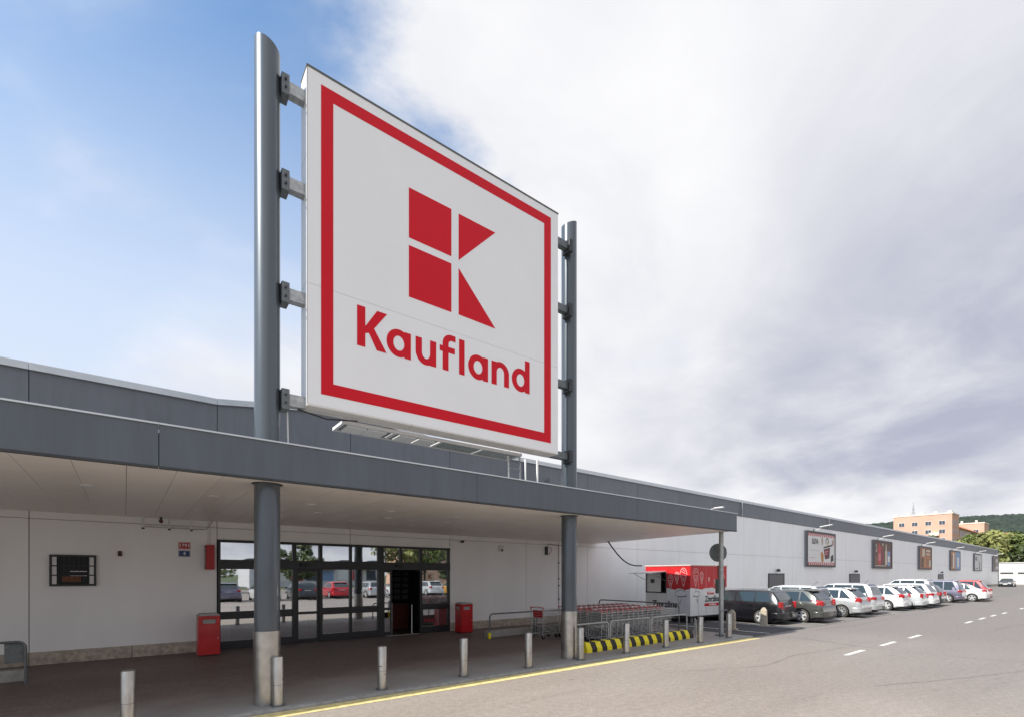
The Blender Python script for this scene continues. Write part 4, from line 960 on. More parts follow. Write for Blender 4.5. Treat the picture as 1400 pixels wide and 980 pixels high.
    # black rubber line below the windows and lower side moulding
    for s in (-1, 1):
        g = MB(); g.add([(s*(wid(y0b, belt+.015)+.004), y0b, belt+.012), (s*(wid(y3b, belt+.015)+.004), y3b, belt+.012), (s*(wid(y3b, belt+.035)+.004), y3b, belt+.032), (s*(wid(y0b, belt+.035)+.004), y0b, belt+.032)], [(0, 1, 2, 3)]); g.build('window_trim', trim_m, t, fix=False)
        for yy in (ymid2, ymid1+.0 if kind != 'hatch' else ymid2-.9):
            g = MB(); v = []
            for z in (.26, .45, .65, .85): v += [(s*(hw(yy)*interp(fac, z)+.0025), yy-.004, z), (s*(hw(yy)*interp(fac, z)+.0025), yy+.004, z)]
            g.add(v, [(2*i, 2*i+1, 2*i+3, 2*i+2) for i in range(3)]); g.build('door_seam', trim_m, t, fix=False)
            MB().box(s*Wd/2*.975 if s > 0 else -Wd/2*.975-.03, s*Wd/2*.975+.03 if s > 0 else -Wd/2*.975, yy+.08, yy+.22, belt-.12, belt-.09).build('door_handle', pm, t)
    # rear and front screens
    def screen(nm, ya, yb, sx):
        g = MB(); vs = []
        for i in range(5):
            y = ya+(yb-ya)*i/4
            for s in (-1, -.5, 0, .5, 1):
                x = s*sx*wid(y, max(zt(y)-.05, belt)); z = zt(y)-.012*s*s
                d = (zt(y+.02)-zt(y-.02))/.04; nl = Vector((0, -d, 1)).normalized()*.010
                vs.append((x, y+nl.y, z+nl.z))
        g.add(vs, [(i*5+k, i*5+k+1, (i+1)*5+k+1, (i+1)*5+k) for i in range(4) for k in range(4)]); return g.build(nm, car_glass, t, smooth=60, fix=False)
    rb, rt = yback(belt+.02), yback(H-.12)
    if kind == 'saloon': rb = .72
    screen('rear_window', rb+.02, rt, .84)
    screen('windscreen', yfront(H-.12)+.02, yfront(belt+.05), .84)
    # wheels
    R0 = .31 if kind != 'mpv' else .325; wyr, wyf = .80, L_-.82
    for s in (-1, 1):
        for wy in (wyr, wyf):
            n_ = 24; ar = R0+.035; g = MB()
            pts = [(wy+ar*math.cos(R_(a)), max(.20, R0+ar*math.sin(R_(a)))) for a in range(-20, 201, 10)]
            xo = Wd/2+.004; g.prism(pts, s*(xo-.05), s*xo, 'x'); g.build('wheel_arch', mat('arch_black', (.006, .006, .006), 1.0, spec=0), t)  # black disc paints the shade in the gap around the wheel
            g = MB(); x1 = s*(Wd/2+.006); g.cyl((x1-s*.20, wy, R0), (x1-s*.012, wy, R0), R0, n=28); g.cyl((x1-s*.012, wy, R0), (x1, wy, R0), R0, R0-.02, n=28)
            w_ = g.build('wheel', tyre_m, t, smooth=50)
            g = MB(); rr = R0*.66
            g.cyl((x1+s*.001, wy, R0), (x1+s*.004, wy, R0), rr, n=24); g.build('rim_back', rim_dark, w_)
            g = MB(); xa, xb = x1+s*.005, x1+s*.014
            ns = 5 if alloy else 9
            for k in range(ns):
                a = 2*math.pi*k/ns+.3; d = Vector((math.cos(a), math.sin(a))); q = Vector((-d.y, d.x)); iw, ow = (.035, .05) if alloy else (.02, .02)
                c = [(wy+d.x*.03+q.x*iw, R0+d.y*.03+q.y*iw), (wy+d.x*rr+q.x*ow, R0+d.y*rr+q.y*ow), (wy+d.x*rr-q.x*ow, R0+d.y*rr-q.y*ow), (wy+d.x*.03-q.x*iw, R0+d.y*.03-q.y*iw)]
                g.prism(c, xa+s*.0004*k, xb+s*.0004*k, 'x')
            g.cyl((xa, wy, R0), (xb+s*.006, wy, R0), .055, n=12)
            m_ = 24
            ringv = []
            for k in range(m_):
                a = 2*math.pi*k/m_
                for r_ in (rr, rr-.018): ringv += [(xa, wy+r_*math.cos(a), R0+r_*math.sin(a)), (xb+s*.003, wy+r_*math.cos(a), R0+r_*math.sin(a))]
            g.add(ringv, [f for k in range(m_) for f in ((k*4+1, ((k+1) % m_)*4+1, ((k+1) % m_)*4+3, k*4+3), (k*4, ((k+1) % m_)*4, ((k+1) % m_)*4+1, k*4+1), (k*4+2, k*4+3, ((k+1) % m_)*4+3, ((k+1) % m_)*4+2))])
            g.build('rim', rim_m if alloy else galv, w_)
    # tail lights
    z0, z1 = (belt-.15, belt+.02) if not tall_light else (belt-.24, belt+.04)
    for s in (-1, 1):
        c = []; outer = []
        for y in ((.24, .15, .08, .03) if not tall_light else (.12, .09, .06, .03)): outer.append((s*(wid(y, (z0+z1)/2)+.012), y))
        outer.append((s*(wid(0, z0)*.98), -.004)); outer.append((s*wid(0, z0)*.80, .004)); inner = [(s*wid(0, z0)*.80, .16), (s*(wid(.24, z0)-.10), outer[0][1])]
        g = MB(); g.prism(outer+inner, z0, z1, 'z')
        if long_light:
            xx = lambda y, z: s*(wid(y, z)+.009)
            pl = [(.05, z0-.02), (.03, z1+.05), (.28, z1+.06), (.52, z1+.075), (.30, z0+.05)]
            g.add([(xx(y, z), y, z) for y, z in pl]+[(xx(y, z)-s*.04, y, z) for y, z in pl], [tuple(range(5)), tuple(range(9, 4, -1))]+[(i, 5+i, 5+(i+1) % 5, (i+1) % 5) for i in range(5)])
        o = g.build('tail_light', tail_m, t, smooth=50, bevel=.012)
    # front lights and grille
        MB().prism([(s*(hw(L_-.45)*.97), L_-.45), (s*hw(L_-.12)*1.0, L_-.12), (s*hw(L_)*.95, L_+.004), (s*hw(L_)*.55, L_+.010), (s*hw(L_)*.55, L_-.3)], .60, .72, 'z').build('headlight', head_m, t, bevel=.02)
        MB().box(s*(Wd/2-.02) if s > 0 else -Wd/2-.17, Wd/2+.17 if s > 0 else -Wd/2+.02, y3b-.12, y3b, belt+.0, belt+.13).build('door_mirror', pm, t, bevel=.03)
    MB().box(-.45, .45, L_-.02, L_+.012, .36, .56).build('grille', trim_m, t, bevel=.01)
    MB().box(-.26, .26, L_+.013, L_+.022, .40, .51).build('number_plate', plate_m, t)
    # bumpers
    def bumper(nm, ya, dirn, z0, z1, m_):
        ysx = (.40, .16, .06, .0); g = MB(); pl = []
        for q in ysx:
            yy = ya+q*(1 if dirn < 0 else -1); pl.append((hw(yy)*1.0+.012, yy+dirn*.018))
        poly = pl+[(-a, b) for a, b in reversed(pl)]; poly += [(-pl[0][0]+.1, ya+(.42 if dirn < 0 else -.42)), (pl[0][0]-.1, ya+(.42 if dirn < 0 else -.42))]
        g.prism(poly, z0, z1, 'z'); return g.build(nm, m_, t, bevel=.03, smooth=40)
    bumper('rear_bumper', 0, -1, .27, .52, trim_m if dark_bumper else pm); bumper('front_bumper', L_, 1, .22, .50, trim_m if dark_bumper else pm)
    g = MB(); g.box(-hw(.2)*.8, hw(.2)*.8, -.012, .3, .22, .29); g.build('rear_valance', trim_m, t)
    MB().box(-.26, .26, -.03, -.012, .70, .81).build('number_plate', plate_m, t, rot=(R_(-6), 0, 0))
    MB().box(-.40, .40, -.012, .04, .835, .855).build('boot_trim', chrome, t)
    MB().tube([(0, rb+.02, belt+.07), (.3, rb+.035, belt+.10)], .008, 6).build('rear_wiper', trim_m, t)
    MB().cyl((0, yr+.25, H-.01), (0, yr+.05, H+.18), .006, n=6).build('aerial', trim_m, t)
    g = MB(); g.box(-.70, .70, .3, L_-.3, .10, .21); g.build('underbody', trim_m, t)
    if spoiler or kind == 'hatch': MB().prism([(yr+.10, H-.02), (yr-.16, H-.075), (yr-.15, H-.055), (yr+.2, H+.012)], -Wd*.34, Wd*.34, 'x').build('roof_spoiler', pm, t, bevel=.006)
    if roofbar:
        for s in (-1, 1): MB().tube([(s*Wd*.335, yr+.15, H-.04), (s*Wd*.335, yr+.25, H+.035), (s*Wd*.335, yf-.3, H+.03), (s*Wd*.335, yf-.15, H-.05)], .016, 6).build('roof_rail', galv, t)
    return t
black_p = paint('black', (.008, .008, .011)); grey_p = paint('grey', (.085, .088, .080), .5); silver_p = paint('silver', (.50, .51, .51), .5); white_p = paint('white', (.62, .62, .61), .0); lsilver = paint('light_silver', (.60, .62, .62), .4)
dgrey_p = paint('dark_grey', (.045, .05, .055), .4); purple_p = paint('blue_grey', (.16, .15, .20), .5); red_p = paint('red', (.45, .012, .02), .1)
make_car('estate', black_p, 'black estate car parked first in the row beside the kiosk', (21.95, 8.85, 0), 0, L_=4.55, Wd=1.78, H=1.46, roofbar=True, tall_light=True)
make_car('hatch', grey_p, 'grey hatchback parked right beside the black estate car', (24.0, 8.05, 0), 0, L_=4.2, Wd=1.78, H=1.46, long_light=True)
make_car('mpv', lsilver, 'silver people carrier half hidden behind the grey hatchback', (26.1, 8.75, 0), 0, L_=4.2, Wd=1.70, H=1.60, dark_bumper=True)
make_car('hatch', silver_p, 'small silver hatchback with steel wheels and long red lights, fourth in the row', (28.4, 7.95, 0), 0, L_=4.03, Wd=1.74, H=1.46, alloy=False, long_light=True)
make_car('mpv', silver_p, 'silver people carrier parked just beyond the small silver hatchback', (31.15, 8.1, 0), 0, L_=4.45, Wd=1.80, H=1.66)
make_car('hatch', white_p, 'white hatchback with wide red lights, first of the white cars', (35.6, 7.95, 0), 0, L_=4.2, Wd=1.80, H=1.46, long_light=True)
make_car('hatch', lsilver, 'pale silver hatchback with upright square lights beside the white hatchback', (37.95, 7.6, 0), 0, L_=3.97, Wd=1.68, H=1.44, tall_light=True)
make_car('estate', white_p, 'white estate car parked beyond the pale silver hatchback', (40.35, 7.55, 0), 0, L_=4.5, Wd=1.8, H=1.55)
make_car('estate', dgrey_p, 'dark grey car with a glossy red light beyond the white estate', (42.95, 7.65, 0), 0, L_=4.3, Wd=1.76, H=1.45, tall_light=True)
make_car('mpv', white_p, 'tall white van-like car with roof rails between darker cars', (45.8, 8.6, 0), 0, L_=4.6, Wd=1.82, H=1.78, roofbar=True)
make_car('mpv', purple_p, 'blue-grey off-road car with dark spare wheel side, beyond the white van-like car', (49.1, 7.6, 0), 0, L_=4.3, Wd=1.82, H=1.70, roofbar=True, spoiler=True)
make_car('saloon', white_p, 'white saloon car parked last in the row with its tail sticking out', (52.5, 6.75, 0), 0, L_=4.75, Wd=1.84, H=1.45)
make_car('hatch', red_p, 'red car mostly hidden behind the last white saloon', (55.3, 6.95, 0), 0, L_=4.3, Wd=1.78, H=1.66)
make_car('saloon', dgrey_p, 'dark car facing the camera far off near the end of the building', (123.5, 13.2, 0), R_(90), L_=4.6, Wd=1.86, H=1.45, group=None)

# ---------------------------------------------------------------- posters on the long wall
pf = mat('poster_frame', (.06, .05, .05), .5, var=.1, vs=3)
PX = [(41.2, 47.1), (57.1, 63.1), (73.8, 79.7), (90.3, 96.6), (107.2, 113.6), (124.6, 130.9)]
PL = ['white poster with red striped edges and the word SLEVA, nearest on the long wall', 'dark brown poster with red and white bottles, second along the wall', 'brown and orange poster, third along the wall',
      'poster split into orange and blue halves, fourth along the wall', 'pale grey poster, fifth along the wall', 'greyish brown poster at the far end of the wall']
c_wh = mat('poster_white', (.72, .70, .68), .5); c_rd = mat('poster_red', (.50, .03, .035), .5); c_bk = mat('poster_black', (.03, .02, .02), .5); c_or = mat('poster_orange', (.50, .20, .04), .5)
c_br = mat('poster_brown', (.10, .045, .03), .5, var=.4, vs=1.5); c_lb = mat('poster_blue', (.20, .30, .50), .5); c_gy = mat('poster_grey', (.58, .56, .57), .5, var=.1, vs=1.5); c_gb = mat('poster_greybrown', (.22, .18, .18), .5, var=.3, vs=1.0); c_ob = mat('poster_rust', (.28, .11, .05), .5, var=.5, vs=1.2); c_lt = mat('poster_cream', (.60, .50, .36), .5); c_pk = mat('poster_pink', (.6, .18, .2), .5)
for k, (a, b) in enumerate(PX):
    t = thing('wall_poster', PL[k], 'poster', (a, WY, 0), group='framed posters on the long wall'); w = b-a; z0, z1, dp = 2.72, 5.53, .16
    MB().box(0, w, -dp, -.002, z0, z1).build('poster_box', mat('poster_side', (.20, .20, .22), .5), t); 
    fw = .16
    for q in ((0, w, z0, z0+fw), (0, w, z1-fw, z1), (0, fw, z0+fw, z1-fw), (w-fw, w, z0+fw, z1-fw)): MB().box(q[0], q[1], -dp-.04, -dp-.001, q[2], q[3]).build('frame_bar', pf, t)
    face = [c_wh, c_br, c_ob, c_or, c_gy, c_gb][k]
    sh = MB().box(fw, w-fw, -dp-.012, -dp-.001, z0+fw, z1-fw).build('poster_sheet', face, t)
    Y = -dp-.013; ia, ib, ja, jb = fw, w-fw, z0+fw, z1-fw
    def flat(poly, m_, d=0, nm='printed_shape'):
        g = MB(); g.prism(poly, Y-.003-.002*d, Y-.0005-.002*d if d else Y+.0005, 'y'); return g.build(nm, m_, sh)
    def rect(x0, x1, zz0, zz1, m_, d=0): return flat([(x0, zz0), (x1, zz0), (x1, zz1), (x0, zz1)], m_, d)
    if k == 0:
        nz_ = 14; st_ = (ib-ia)/nz_
        for i in range(nz_):
            x = ia+i*st_; flat([(x, jb-.22), (x+st_*.55, jb-.22), (x+st_, jb), (x+st_*.45, jb)], c_rd); flat([(x, ja), (x+st_*.55, ja), (x+st_, ja+.22), (x+st_*.45, ja+.22)], c_rd)
        text('SLEVA', .56, c_bk, sh, (1.62, Y-.004, 4.72), bold=.02, sx=.80)
        for i in range(9): rect(.65+i*.22, .75+i*.22, 4.02, 4.07, mat('poster_text_grey', (.4, .4, .4), .5))
        for i in range(6): rect(.55+i*.2, .66+i*.2, 3.42, 3.47, c_pk)
        flat([(3.3, 4.35), (5.2, 4.62), (5.25, 4.5), (3.35, 4.22)], c_bk, 1); flat([(3.35, 4.15), (4.7, 4.35), (4.55, 3.45), (3.65, 3.35)], mat('poster_maroon', (.10, .02, .03), .5), 1)
        flat([(3.55, 4.0), (4.3, 4.1), (4.28, 3.98), (3.57, 3.88)], c_pk, 2); flat([(3.6, 3.8), (4.2, 3.88), (4.2, 3.78), (3.62, 3.7)], c_pk, 2)
        flat([(3.65+.42*math.cos(R_(q)), 4.85+.0+.28*math.sin(R_(q))) for q in range(0, 360, 24)], c_bk, 2) if False else None
        g = MB(); g.ring(4.1, 4.80, .32, .30, .09, -30, 210, Y-.006, Y-.001, n=16); g.build('printed_shape', c_bk, sh); flat([(3.9, 4.55), (4.1, 4.9), (4.5, 4.75), (4.35, 4.5)], c_lt, 1)
        flat([(3.05+.16*math.cos(R_(q)), 4.85+.38*math.sin(R_(q))) for q in range(0, 360, 24)], mat('poster_tan', (.45, .30, .24), .5), 1)
        flat([(2.75, 3.9), (3.1, 3.95), (3.35, 3.7), (3.3, 3.2), (3.05, 3.05), (2.85, 3.3)], c_or, 2)
        flat([(4.85, 3.6), (5.4, 3.8), (5.5, 3.3), (4.9, 3.1)], c_bk, 1); flat([(5.1, 4.9), (5.5, 5.1), (5.55, 4.6), (5.2, 4.5)], mat('poster_tan', (0, 0, 0)), 1)
    elif k == 1:
        rect(1.35, 2.3, 3.1, 4.9, c_rd); rect(1.6, 2.0, 4.9, 5.25, c_rd); rect(1.45, 2.2, 3.5, 4.2, c_pk, 1); rect(3.6, 4.3, 3.1, 4.5, c_lt); flat([(3.75, 4.5), (4.15, 4.5), (4.05, 5.2), (3.85, 5.2)], c_lt)
        rect(4.4, 5.3, 3.0, 4.5, c_lb); rect(4.5, 5.2, 3.4, 4.0, c_wh, 1); rect(.5, 1.1, 3.2, 3.9, c_ob); rect(.5, 4.0, 2.96, 3.04, c_lt); rect(2.6, 3.1, 3.3, 5.0, mat('poster_wine', (.25, .02, .03), .5)); rect(2.7, 3.0, 5.0, 5.25, c_lt)
        text('2', 1.0, c_lt, sh, (.85, Y-.004, 4.7), bold=.01)
    elif k == 2:
        rect(1.4, 2.6, 4.3, 5.2, c_lt); rect(3.2, 5.2, 4.9, 5.15, c_lt); rect(3.2, 5.0, 4.5, 4.7, c_lt); rect(3.2, 4.6, 4.1, 4.3, c_or); rect(4.6, 5.4, 3.1, 3.9, c_lt); rect(1.0, 1.9, 3.0, 4.2, c_br); flat([(2.2, 3.0), (3.0, 3.0), (3.1, 4.2), (2.4, 4.4)], c_or)
    elif k == 3:
        rect(3.0, ib, ja, jb, c_lb); rect(1.4, 2.2, ja+.2, jb-.2, c_wh); rect(4.2, 5.3, 3.2, 4.6, c_wh, 1); rect(.6, 1.1, 3.2, 4.9, c_br)
    elif k == 4:
        flat([(3.8, 3.0), (4.9, 3.0), (4.7, 4.3), (4.0, 4.3)], mat('poster_shadow_grey', (.16, .16, .17), .5)); rect(.8, 2.2, 4.4, 5.0, mat('poster_shadow_grey', (0, 0, 0))); rect(.7, 3.0, 3.1, 3.2, c_bk)  # dark grey shapes printed on the pale sheet
    else:
        rect(1.0, 2.6, 3.2, 5.1, c_br); rect(3.0, 5.0, 4.4, 5.0, c_gy); rect(3.2, 5.4, 3.2, 3.6, c_gy)
    lp = thing('poster_lamp', 'pale arm lamp above the '+['nearest poster with the red striped edges', 'second poster with the bottles', 'third brown poster', 'fourth orange and blue poster', 'fifth pale grey poster', 'last poster at the wall end'][k], 'lamp', (a+1.75, WY, 5.62), group='arm lamps above the posters')
    MB().tube([(0, 0, 0), (0, -.35, .06), (0, -.55, .18)], .025, 8).build('arm', white_metal, lp); MB().box(-.16, .16, -1.35, -.5, .0, .06).build('lamp_head', white_metal, lp, bevel=.015, loc=(0, 0, .14), rot=(R_(-8), 0, 0)); MB().box(-.06, .06, -.05, -.001, -.09, .12).build('wall_bracket', galv, lp)

# ---------------------------------------------------------------- far end: white wall, flats, trees, hill
t = thing('garage_wall', 'low white building with narrow dark window bands at the far end of the car park', 'building', (150, 0, 0))
MB().box(0, 12, -60, 24, 0, 4.6).build('wall', mat('garage_white', (.62, .60, .57), .7, var=.05, vs=.4), t); MB().box(-.15, 12.1, -60.1, 24.1, 4.6, 4.75).build('roof_edge', white_metal, t)
for y0, y1 in ((15.4, 17.4), (12.2, 14.7), (9, 11.4), (5.5, 8)):
    w_ = MB().box(-.04, -.002, y0, y1, 2.25, 2.6).build('window', dark_metal, t); MB().box(-.06, -.041, y0, y1, 2.40, 2.43).build('sill_bar', galv_dark, w_)
orange = mat('render_orange', (.60, .36, .265), .85, var=.05, vs=.3); orange2 = mat('render_orange_pale', (.54, .38, .30), .85, var=.05, vs=.3); pale = mat('render_pale', (.75, .65, .55), .85); tile = mat('roof_tiles', (.42, .16, .07), .85, var=.2, vs=2); winm = mat('window_white', (.72, .70, .68), .5)
def window_x(par, x, y, z, w, h):      # on a face looking to -x
    f = MB(); f.box(x-.06, x-.002, y, y+w, z, z+h); o = f.build('window', winm, par)
    for a in (.06, w/2+.03): MB().box(x-.075, x-.061, y+a, y+a+w/2-.09, z+.08, z+h-.08).build('pane', car_glass_d, o)
def window_y(par, x, y, z, w, h):
    o = MB().box(x, x+w, y-.06, y-.002, z, z+h).build('window', winm, par)
    for a in (.06, w/2+.03): MB().box(x+a, x+a+w/2-.09, y-.075, y-.061, z+.08, z+h-.08).build('pane', car_glass_d, o)
car_glass_d = mat('far_glass', (.06, .07, .09), .15)
fa = thing('apartment_block', 'tall orange block of flats above the roof line with small white windows', 'building', (199, 33.6, 0))
MB().box(0, 9.8, 0, 14.6, 0, 20.9).build('wall', orange, fa); MB().box(-.15, 9.95, -.15, 14.75, 20.9, 21.3).build('cornice', pale, fa)
for y in (0, 3.4, 6.8, 10.2, 13.4): MB().box(-.1, .9, y, y+1.0, 21.3, 21.9).build('roof_block', pale, fa)
for zr in range(5):
    for i in range(4):
        if zr == 0 and i == 3: pass
        window_x(fa, 0, 1.6+3.35*i, 17.6-2.7*zr, 1.5, 1.35)
for zr in range(5):
    for i in range(3): window_y(fa, 1.0+3.0*i, 0, 17.6-2.7*zr, 1.1, 1.4)
MB().box(-.8, -.002, 3.0, 5.4, 14.3, 15.2).build('balcony', pale, fa)
t = thing('roof_mast', 'thin lattice mast standing on the roof of the orange flats', 'mast', (202, 43.5, 21.3))
for p in ((0, 0), (.6, 0), (.3, .6)): MB().cyl((p[0], p[1], 0), (.3+(p[0]-.3)*.3, .2+(p[1]-.2)*.3, 3.2), .028, n=6).build('mast_leg', dark_metal, t)
for z in (1.0, 2.0): MB().box(0, .6, 0, .5, z, z+.07).build('platform', dark_metal, t)
MB().cyl((.3, .2, 3.2), (.3, .2, 4.4), .03, n=6).build('aerial', dark_metal, t)
fb = thing('apartment_block', 'further orange block of flats at the right end of the red roofed wing', 'building', (245.4, 32.6, 0))
MB().box(0, 9.5, 0, 18, 0, 20.9).build('wall', orange, fb); MB().box(-.15, 9.6, -.15, 18.1, 20.9, 21.3).build('cornice', pale, fb)
for y in (2, 6, 10): MB().box(1, 1.8, y, y+.6, 21.3, 22.2).build('chimney', pale, fb)
for i in range(4): window_x(fb, 0, 1.5+3.6*i, 17.4, 1.5, 1.3)
fc = thing('apartment_wing', 'lower wing with red tiled roof between the two orange blocks', 'building', (209.5, 33.6, 0))
MB().box(0, 35.5, 0, 10, 0, 17).build('wall', orange2, fc)
g = MB(); g.add([(-.1, -.6, 16.9), (35.6, -.6, 16.9), (35.6, 5, 19.9), (-.1, 5, 19.9), (35.6, 10.6, 16.9), (-.1, 10.6, 16.9)], [(0, 1, 2, 3), (3, 2, 4, 5), (0, 3, 5), (1, 4, 2), (0, 5, 4, 1)]); g.build('roof', tile, fc)
for i in range(12):
    for zr in range(2): window_y(fc, 1.2+2.9*i, 0, 14.6-3*zr, 1.2, 1.5)
t = thing('house', 'pale pink roofed house left of the orange flats', 'building', (205, 52, 0))
MB().box(0, 8, 0, 10, 0, 16.5).build('wall', pale, t); g = MB(); g.add([(-.4, -.4, 16.5), (8.4, -.4, 16.5), (8.4, 10.4, 16.5), (-.4, 10.4, 16.5), (4, 2, 18.8), (4, 8, 18.8)], [(0, 1, 4), (1, 2, 5, 4), (2, 3, 5), (3, 0, 4, 5), (0, 3, 2, 1)]); g.build('roof', mat('pink_tiles', (.42, .26, .22), .85), t)
t = thing('house', 'house with a bright orange roof half hidden among the trees at the right edge', 'building', (182, 17.5, 0))
MB().box(0, 8, 0, 7, 0, 10).build('wall', pale, t); g = MB(); g.add([(-.4, -.4, 10), (8.4, -.4, 10), (8.4, 7.4, 10), (-.4, 7.4, 10), (4, 1.5, 13.4), (4, 5.5, 13.4)], [(0, 1, 4), (1, 2, 5, 4), (2, 3, 5), (3, 0, 4, 5), (0, 3, 2, 1)]); g.build('roof', mat('orange_tiles', (.55, .22, .08), .85), t)

bark = mat('bark', (.09, .07, .05), .9, var=.3, vs=6)
def leaf_mat(name, a, b):
    m = mat(name, a, .6, col2=b, vs=.5, var=.35); p = m.node_tree.nodes['Principled BSDF']
    p.inputs['Subsurface Weight'].default_value = 0
    return m
leafA = leaf_mat('leaves_green', (.075, .115, .025), (.20, .25, .06)); leafB = leaf_mat('leaves_yellow_green', (.13, .16, .04), (.30, .30, .09)); leafC = leaf_mat('leaves_dark', (.05, .08, .025), (.12, .15, .05))
def tree_mesh(seed, h, r, n, leaf):
    rnd = random.Random(seed); trunk = MB(); crown = MB(); tips = []
    trunk.tube([(0, 0, 0), (rnd.uniform(-.1, .1)*r, 0, h*.25), (rnd.uniform(-.1, .1)*r, rnd.uniform(-.1, .1)*r, h*.55), (0, 0, h*.8)], h*.022, 7)
    for i in range(9):
        a = i*2.4+rnd.random(); z0 = h*rnd.uniform(.25, .55); q = (r*rnd.uniform(.5, .85)*math.cos(a), r*rnd.uniform(.5, .85)*math.sin(a), z0+h*rnd.uniform(.12, .35))
        trunk.cyl((0, 0, z0), q, h*.011, h*.004, n=5, caps=False); tips.append(q)
    cl = [(Vector(q), r*rnd.uniform(.26, .44)) for q in tips]
    for i in range(14):
        a = rnd.uniform(0, 6.28); z = rnd.uniform(.32, .98); rad = r*math.sqrt(max(0, 1-((z-.6)/.42)**2))*rnd.uniform(.3, .85)
        cl.append((Vector((rad*math.cos(a), rad*math.sin(a), z*h*.95)), r*rnd.uniform(.2, .38)))
    for i in range(n):
        c, cr = cl[rnd.randrange(len(cl))]; d = Vector((rnd.gauss(0, 1), rnd.gauss(0, 1), rnd.gauss(0, 1))).normalized()*cr*rnd.uniform(.55, 1.05)**.6; d.z *= .75
        p = c+d; nrm = (d.normalized()+Vector((rnd.gauss(0, .5), rnd.gauss(0, .5), rnd.gauss(0, .5)+.3))).normalized(); u = nrm.orthogonal().normalized(); w = nrm.cross(u); s = leaf*rnd.uniform(.6, 1.3); an = rnd.uniform(0, 6.28)
        uu = u*math.cos(an)+w*math.sin(an); ww = nrm.cross(uu)
        crown.add([p-uu*s, p+ww*s*.55, p+uu*s, p-ww*s*.55], [(0, 1, 2, 3)])
    return trunk, crown
TM = {}
def tree(lab, loc, h, r, lm, seed, group='trees beyond the car park', n=2600, leaf=.34):
    key = (seed, n, leaf)
    if key not in TM:
        a, b = tree_mesh(seed, 10, 4, n, leaf); TM[key] = (a.mesh('trunk', bark), b.mesh('crown', leafA, fix=False))
    t = thing('deciduous_tree', lab, 'tree', loc, seed*1.3, group); t.scale = (r/4, r/4, h/10)
    for nm, me in zip(('trunk', 'crown'), TM[key]):
        me2 = me
        if nm == 'crown' and lm is not leafA:
            k2 = (key, lm.name)
            if k2 not in TM: m3 = me.copy(); m3.materials.clear(); m3.materials.append(lm); TM[k2] = m3
            me2 = TM[k2]
        o = bpy.data.objects.new(nm, me2); SC.collection.objects.link(o); o.parent = t
    return t
trs = [(164, 25.0, 12.2, 5.0, leafA, 1, 'broad green tree just left of the house with the orange roof'), (160, 21.5, 12.8, 5.2, leafB, 2, 'yellow-green tree rising right beside the end of the supermarket roof'),
       (168, 18.0, 12.6, 5.5, leafA, 3, 'green tree in front of the orange roofed house'), (163, 14.5, 9.5, 4.6, leafC, 4, 'dark green bushy tree above the low white building'), (166, 10.0, 10.4, 5.0, leafB, 5, 'yellowish tree at the right edge above the low white building'),
       (170, 5.0, 11.0, 5.2, leafA, 6, 'green tree above the low white building, outermost to the right'), (181, 31.5, 12.0, 4.0, leafB, 7, 'tree top in front of the right corner of the orange flats'), (184, 35.5, 13.6, 3.6, leafC, 8, 'dark tree top below the windows of the orange flats'),
       (183, 27.8, 12.8, 4.5, leafA, 9, 'tree top in front of the red roofed wing'), (186, 40.0, 11.6, 3.6, leafB, 1, 'small tree top left below the orange flats'), (172, 22, 11.5, 5, leafC, 2, 'dark tree between the wing and the orange roofed house')]
for x, y, h, r, lm, sd, lab in trs: tree(lab, (x, y, 0), h, r, lm, sd)
# wooded hill
def hill():
    na, nr = 300, 60; vs = []; Fv, Rv = Vector((.6212, .7837)), Vector((.7837, -.6212))
    rid = [(.35, 70), (.55, 84), (.66, 96), (.75, 104), (.80, 107), (.91, 113), (.95, 117.5), (1.05, 119), (1.15, 116), (1.35, 108), (1.7, 95), (2.2, 80)]
    for j in range(nr+1):
        q = j/nr; d = 560+q*520
        for i in range(na+1):
            t = .35+i/na*1.5; p = Fv*d+Rv*(t*d); prof = math.sin(min(1, q/.72)*math.pi/2)**1.3 if q < .72 else 1-(q-.72)*1.2
            Z = interp(rid, t)*(.9+.1)*prof*(900/934)
            Z += 6*noise.noise(Vector((p.x*.008, p.y*.008, 0)))*prof
            v = noise.voronoi(Vector((p.x*.09, p.y*.09, 3)))[0][0]; Z += (1-min(1, v*1.4))*5.0-2+1.5*noise.noise(Vector((p.x*.3, p.y*.3, 1)))
            vs.append((p.x+random.uniform(-.8, .8), p.y+random.uniform(-.8, .8), Z if q > .01 else -2))
    g = MB(); n = na+1; g.add(vs, [(j*n+i, j*n+i+1, (j+1)*n+i+1, (j+1)*n+i) for j in range(nr) for i in range(na)])
    o = g.build('wooded_hill', mat('forest', (.014, .030, .022), .9, col2=(.036, .056, .036), vs=.05, var=.3), fix=False); o['kind'] = 'structure'
hill()

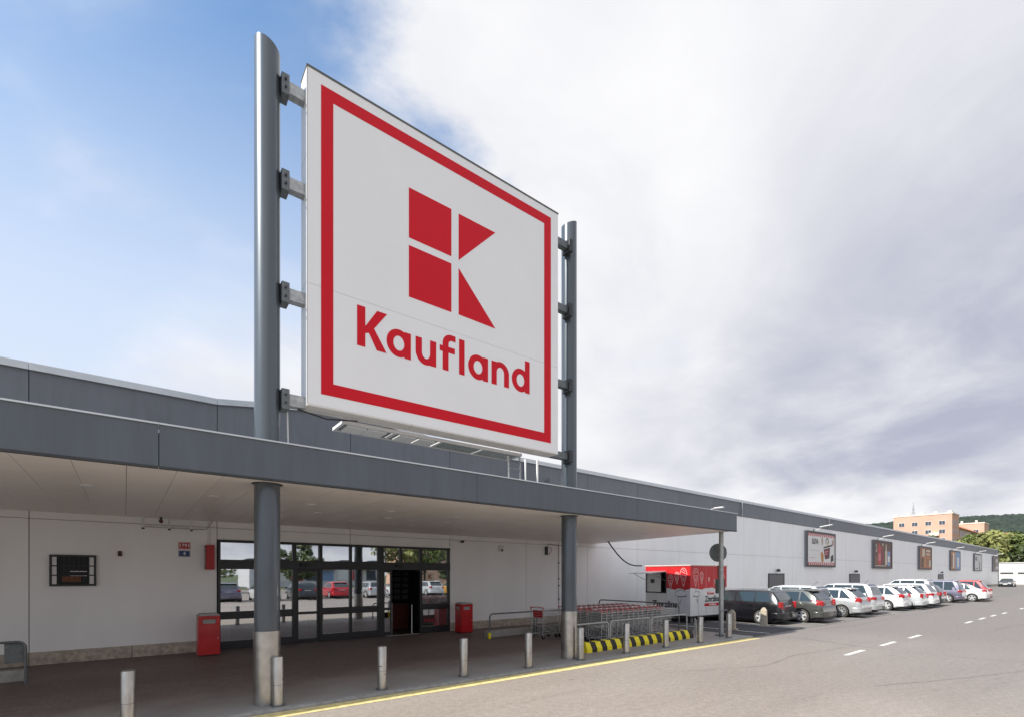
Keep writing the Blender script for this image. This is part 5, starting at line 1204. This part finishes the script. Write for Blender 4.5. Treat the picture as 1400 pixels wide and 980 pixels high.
# ---------------------------------------------------------------- the car park behind the camera, seen mirrored in the entrance glass
mc = [('hatch', white_p, 9.0), ('estate', dgrey_p, 12.0), ('hatch', red_p, 15.0), ('mpv', silver_p, 18.0), ('estate', white_p, 21.5), ('hatch', lsilver, 24.5), ('hatch', purple_p, 6.2), ('hatch', paint('amber', (.55, .28, .03), .1), 27.3), ('estate', silver_p, 3.4)]
nmz = {'white': 'white', 'dark_grey': 'dark grey', 'red': 'red', 'silver': 'silver', 'light_silver': 'pale silver', 'blue_grey': 'blue-grey', 'amber': 'amber'}
for k, (kd_, pm_, x) in enumerate(mc):
    make_car(kd_, pm_, nmz[pm_.name[6:]]+' '+{'hatch': 'hatchback', 'estate': 'estate car', 'mpv': 'people carrier'}[kd_]+' across the car park, mirrored in the entrance glass', (x, -11.0-.35*(k % 3), 0), R_(180), group='cars mirrored in the entrance glass')
for k, (x, y, h) in enumerate(((6, -33, 4.2), (16.5, -33, 6.2), (31, -34, 8.5), (36, -36, 8.5), (44, -40, 5))):
    tree(['low', 'small', 'middling', 'tallest', 'rightmost'][k]+' roadside tree mirrored in the entrance glass', (x, y, 0), h, 3.4, (leafA, leafC, leafB)[k % 3], 3+k, group='trees mirrored in the entrance glass')
t = thing('orange_house', 'orange building across the car park, mirrored in the right entrance panes', 'building', (46, -62, 0))
MB().box(0, 26, -10, 0, 0, 9).build('wall', orange, t); MB().prism([(-.5, 9), (26.5, 9), (20, 12), (6, 12)], -10.5, .5, 'y').build('roof', tile, t)
for i in range(6): MB().box(2+4*i, 3.6+4*i, .002, .05, 5, 6.6).build('window', winm, t)
t = thing('shop_building', 'low grey shop across the car park, mirrored in the middle entrance panes', 'building', (16, -58, 0))
MB().box(0, 22, -10, 0, 0, 4).build('wall', c_gy, t)
for i in range(8): MB().box(.8+2.7*i, 2.8+2.7*i, .002, .05, 1.0, 3.0).build('window', (c_lb, winm, c_rd, car_glass_d)[i % 4], t)
for i in range(3): MB().box(3+7*i, 7+7*i, .06, 1.2, 3.2, 3.4).build('awning', (orange, c_rd, winm)[i], t); MB().box(-.3, 22.3, -10.3, .3, 4, 4.6).build('roof', orange, t)
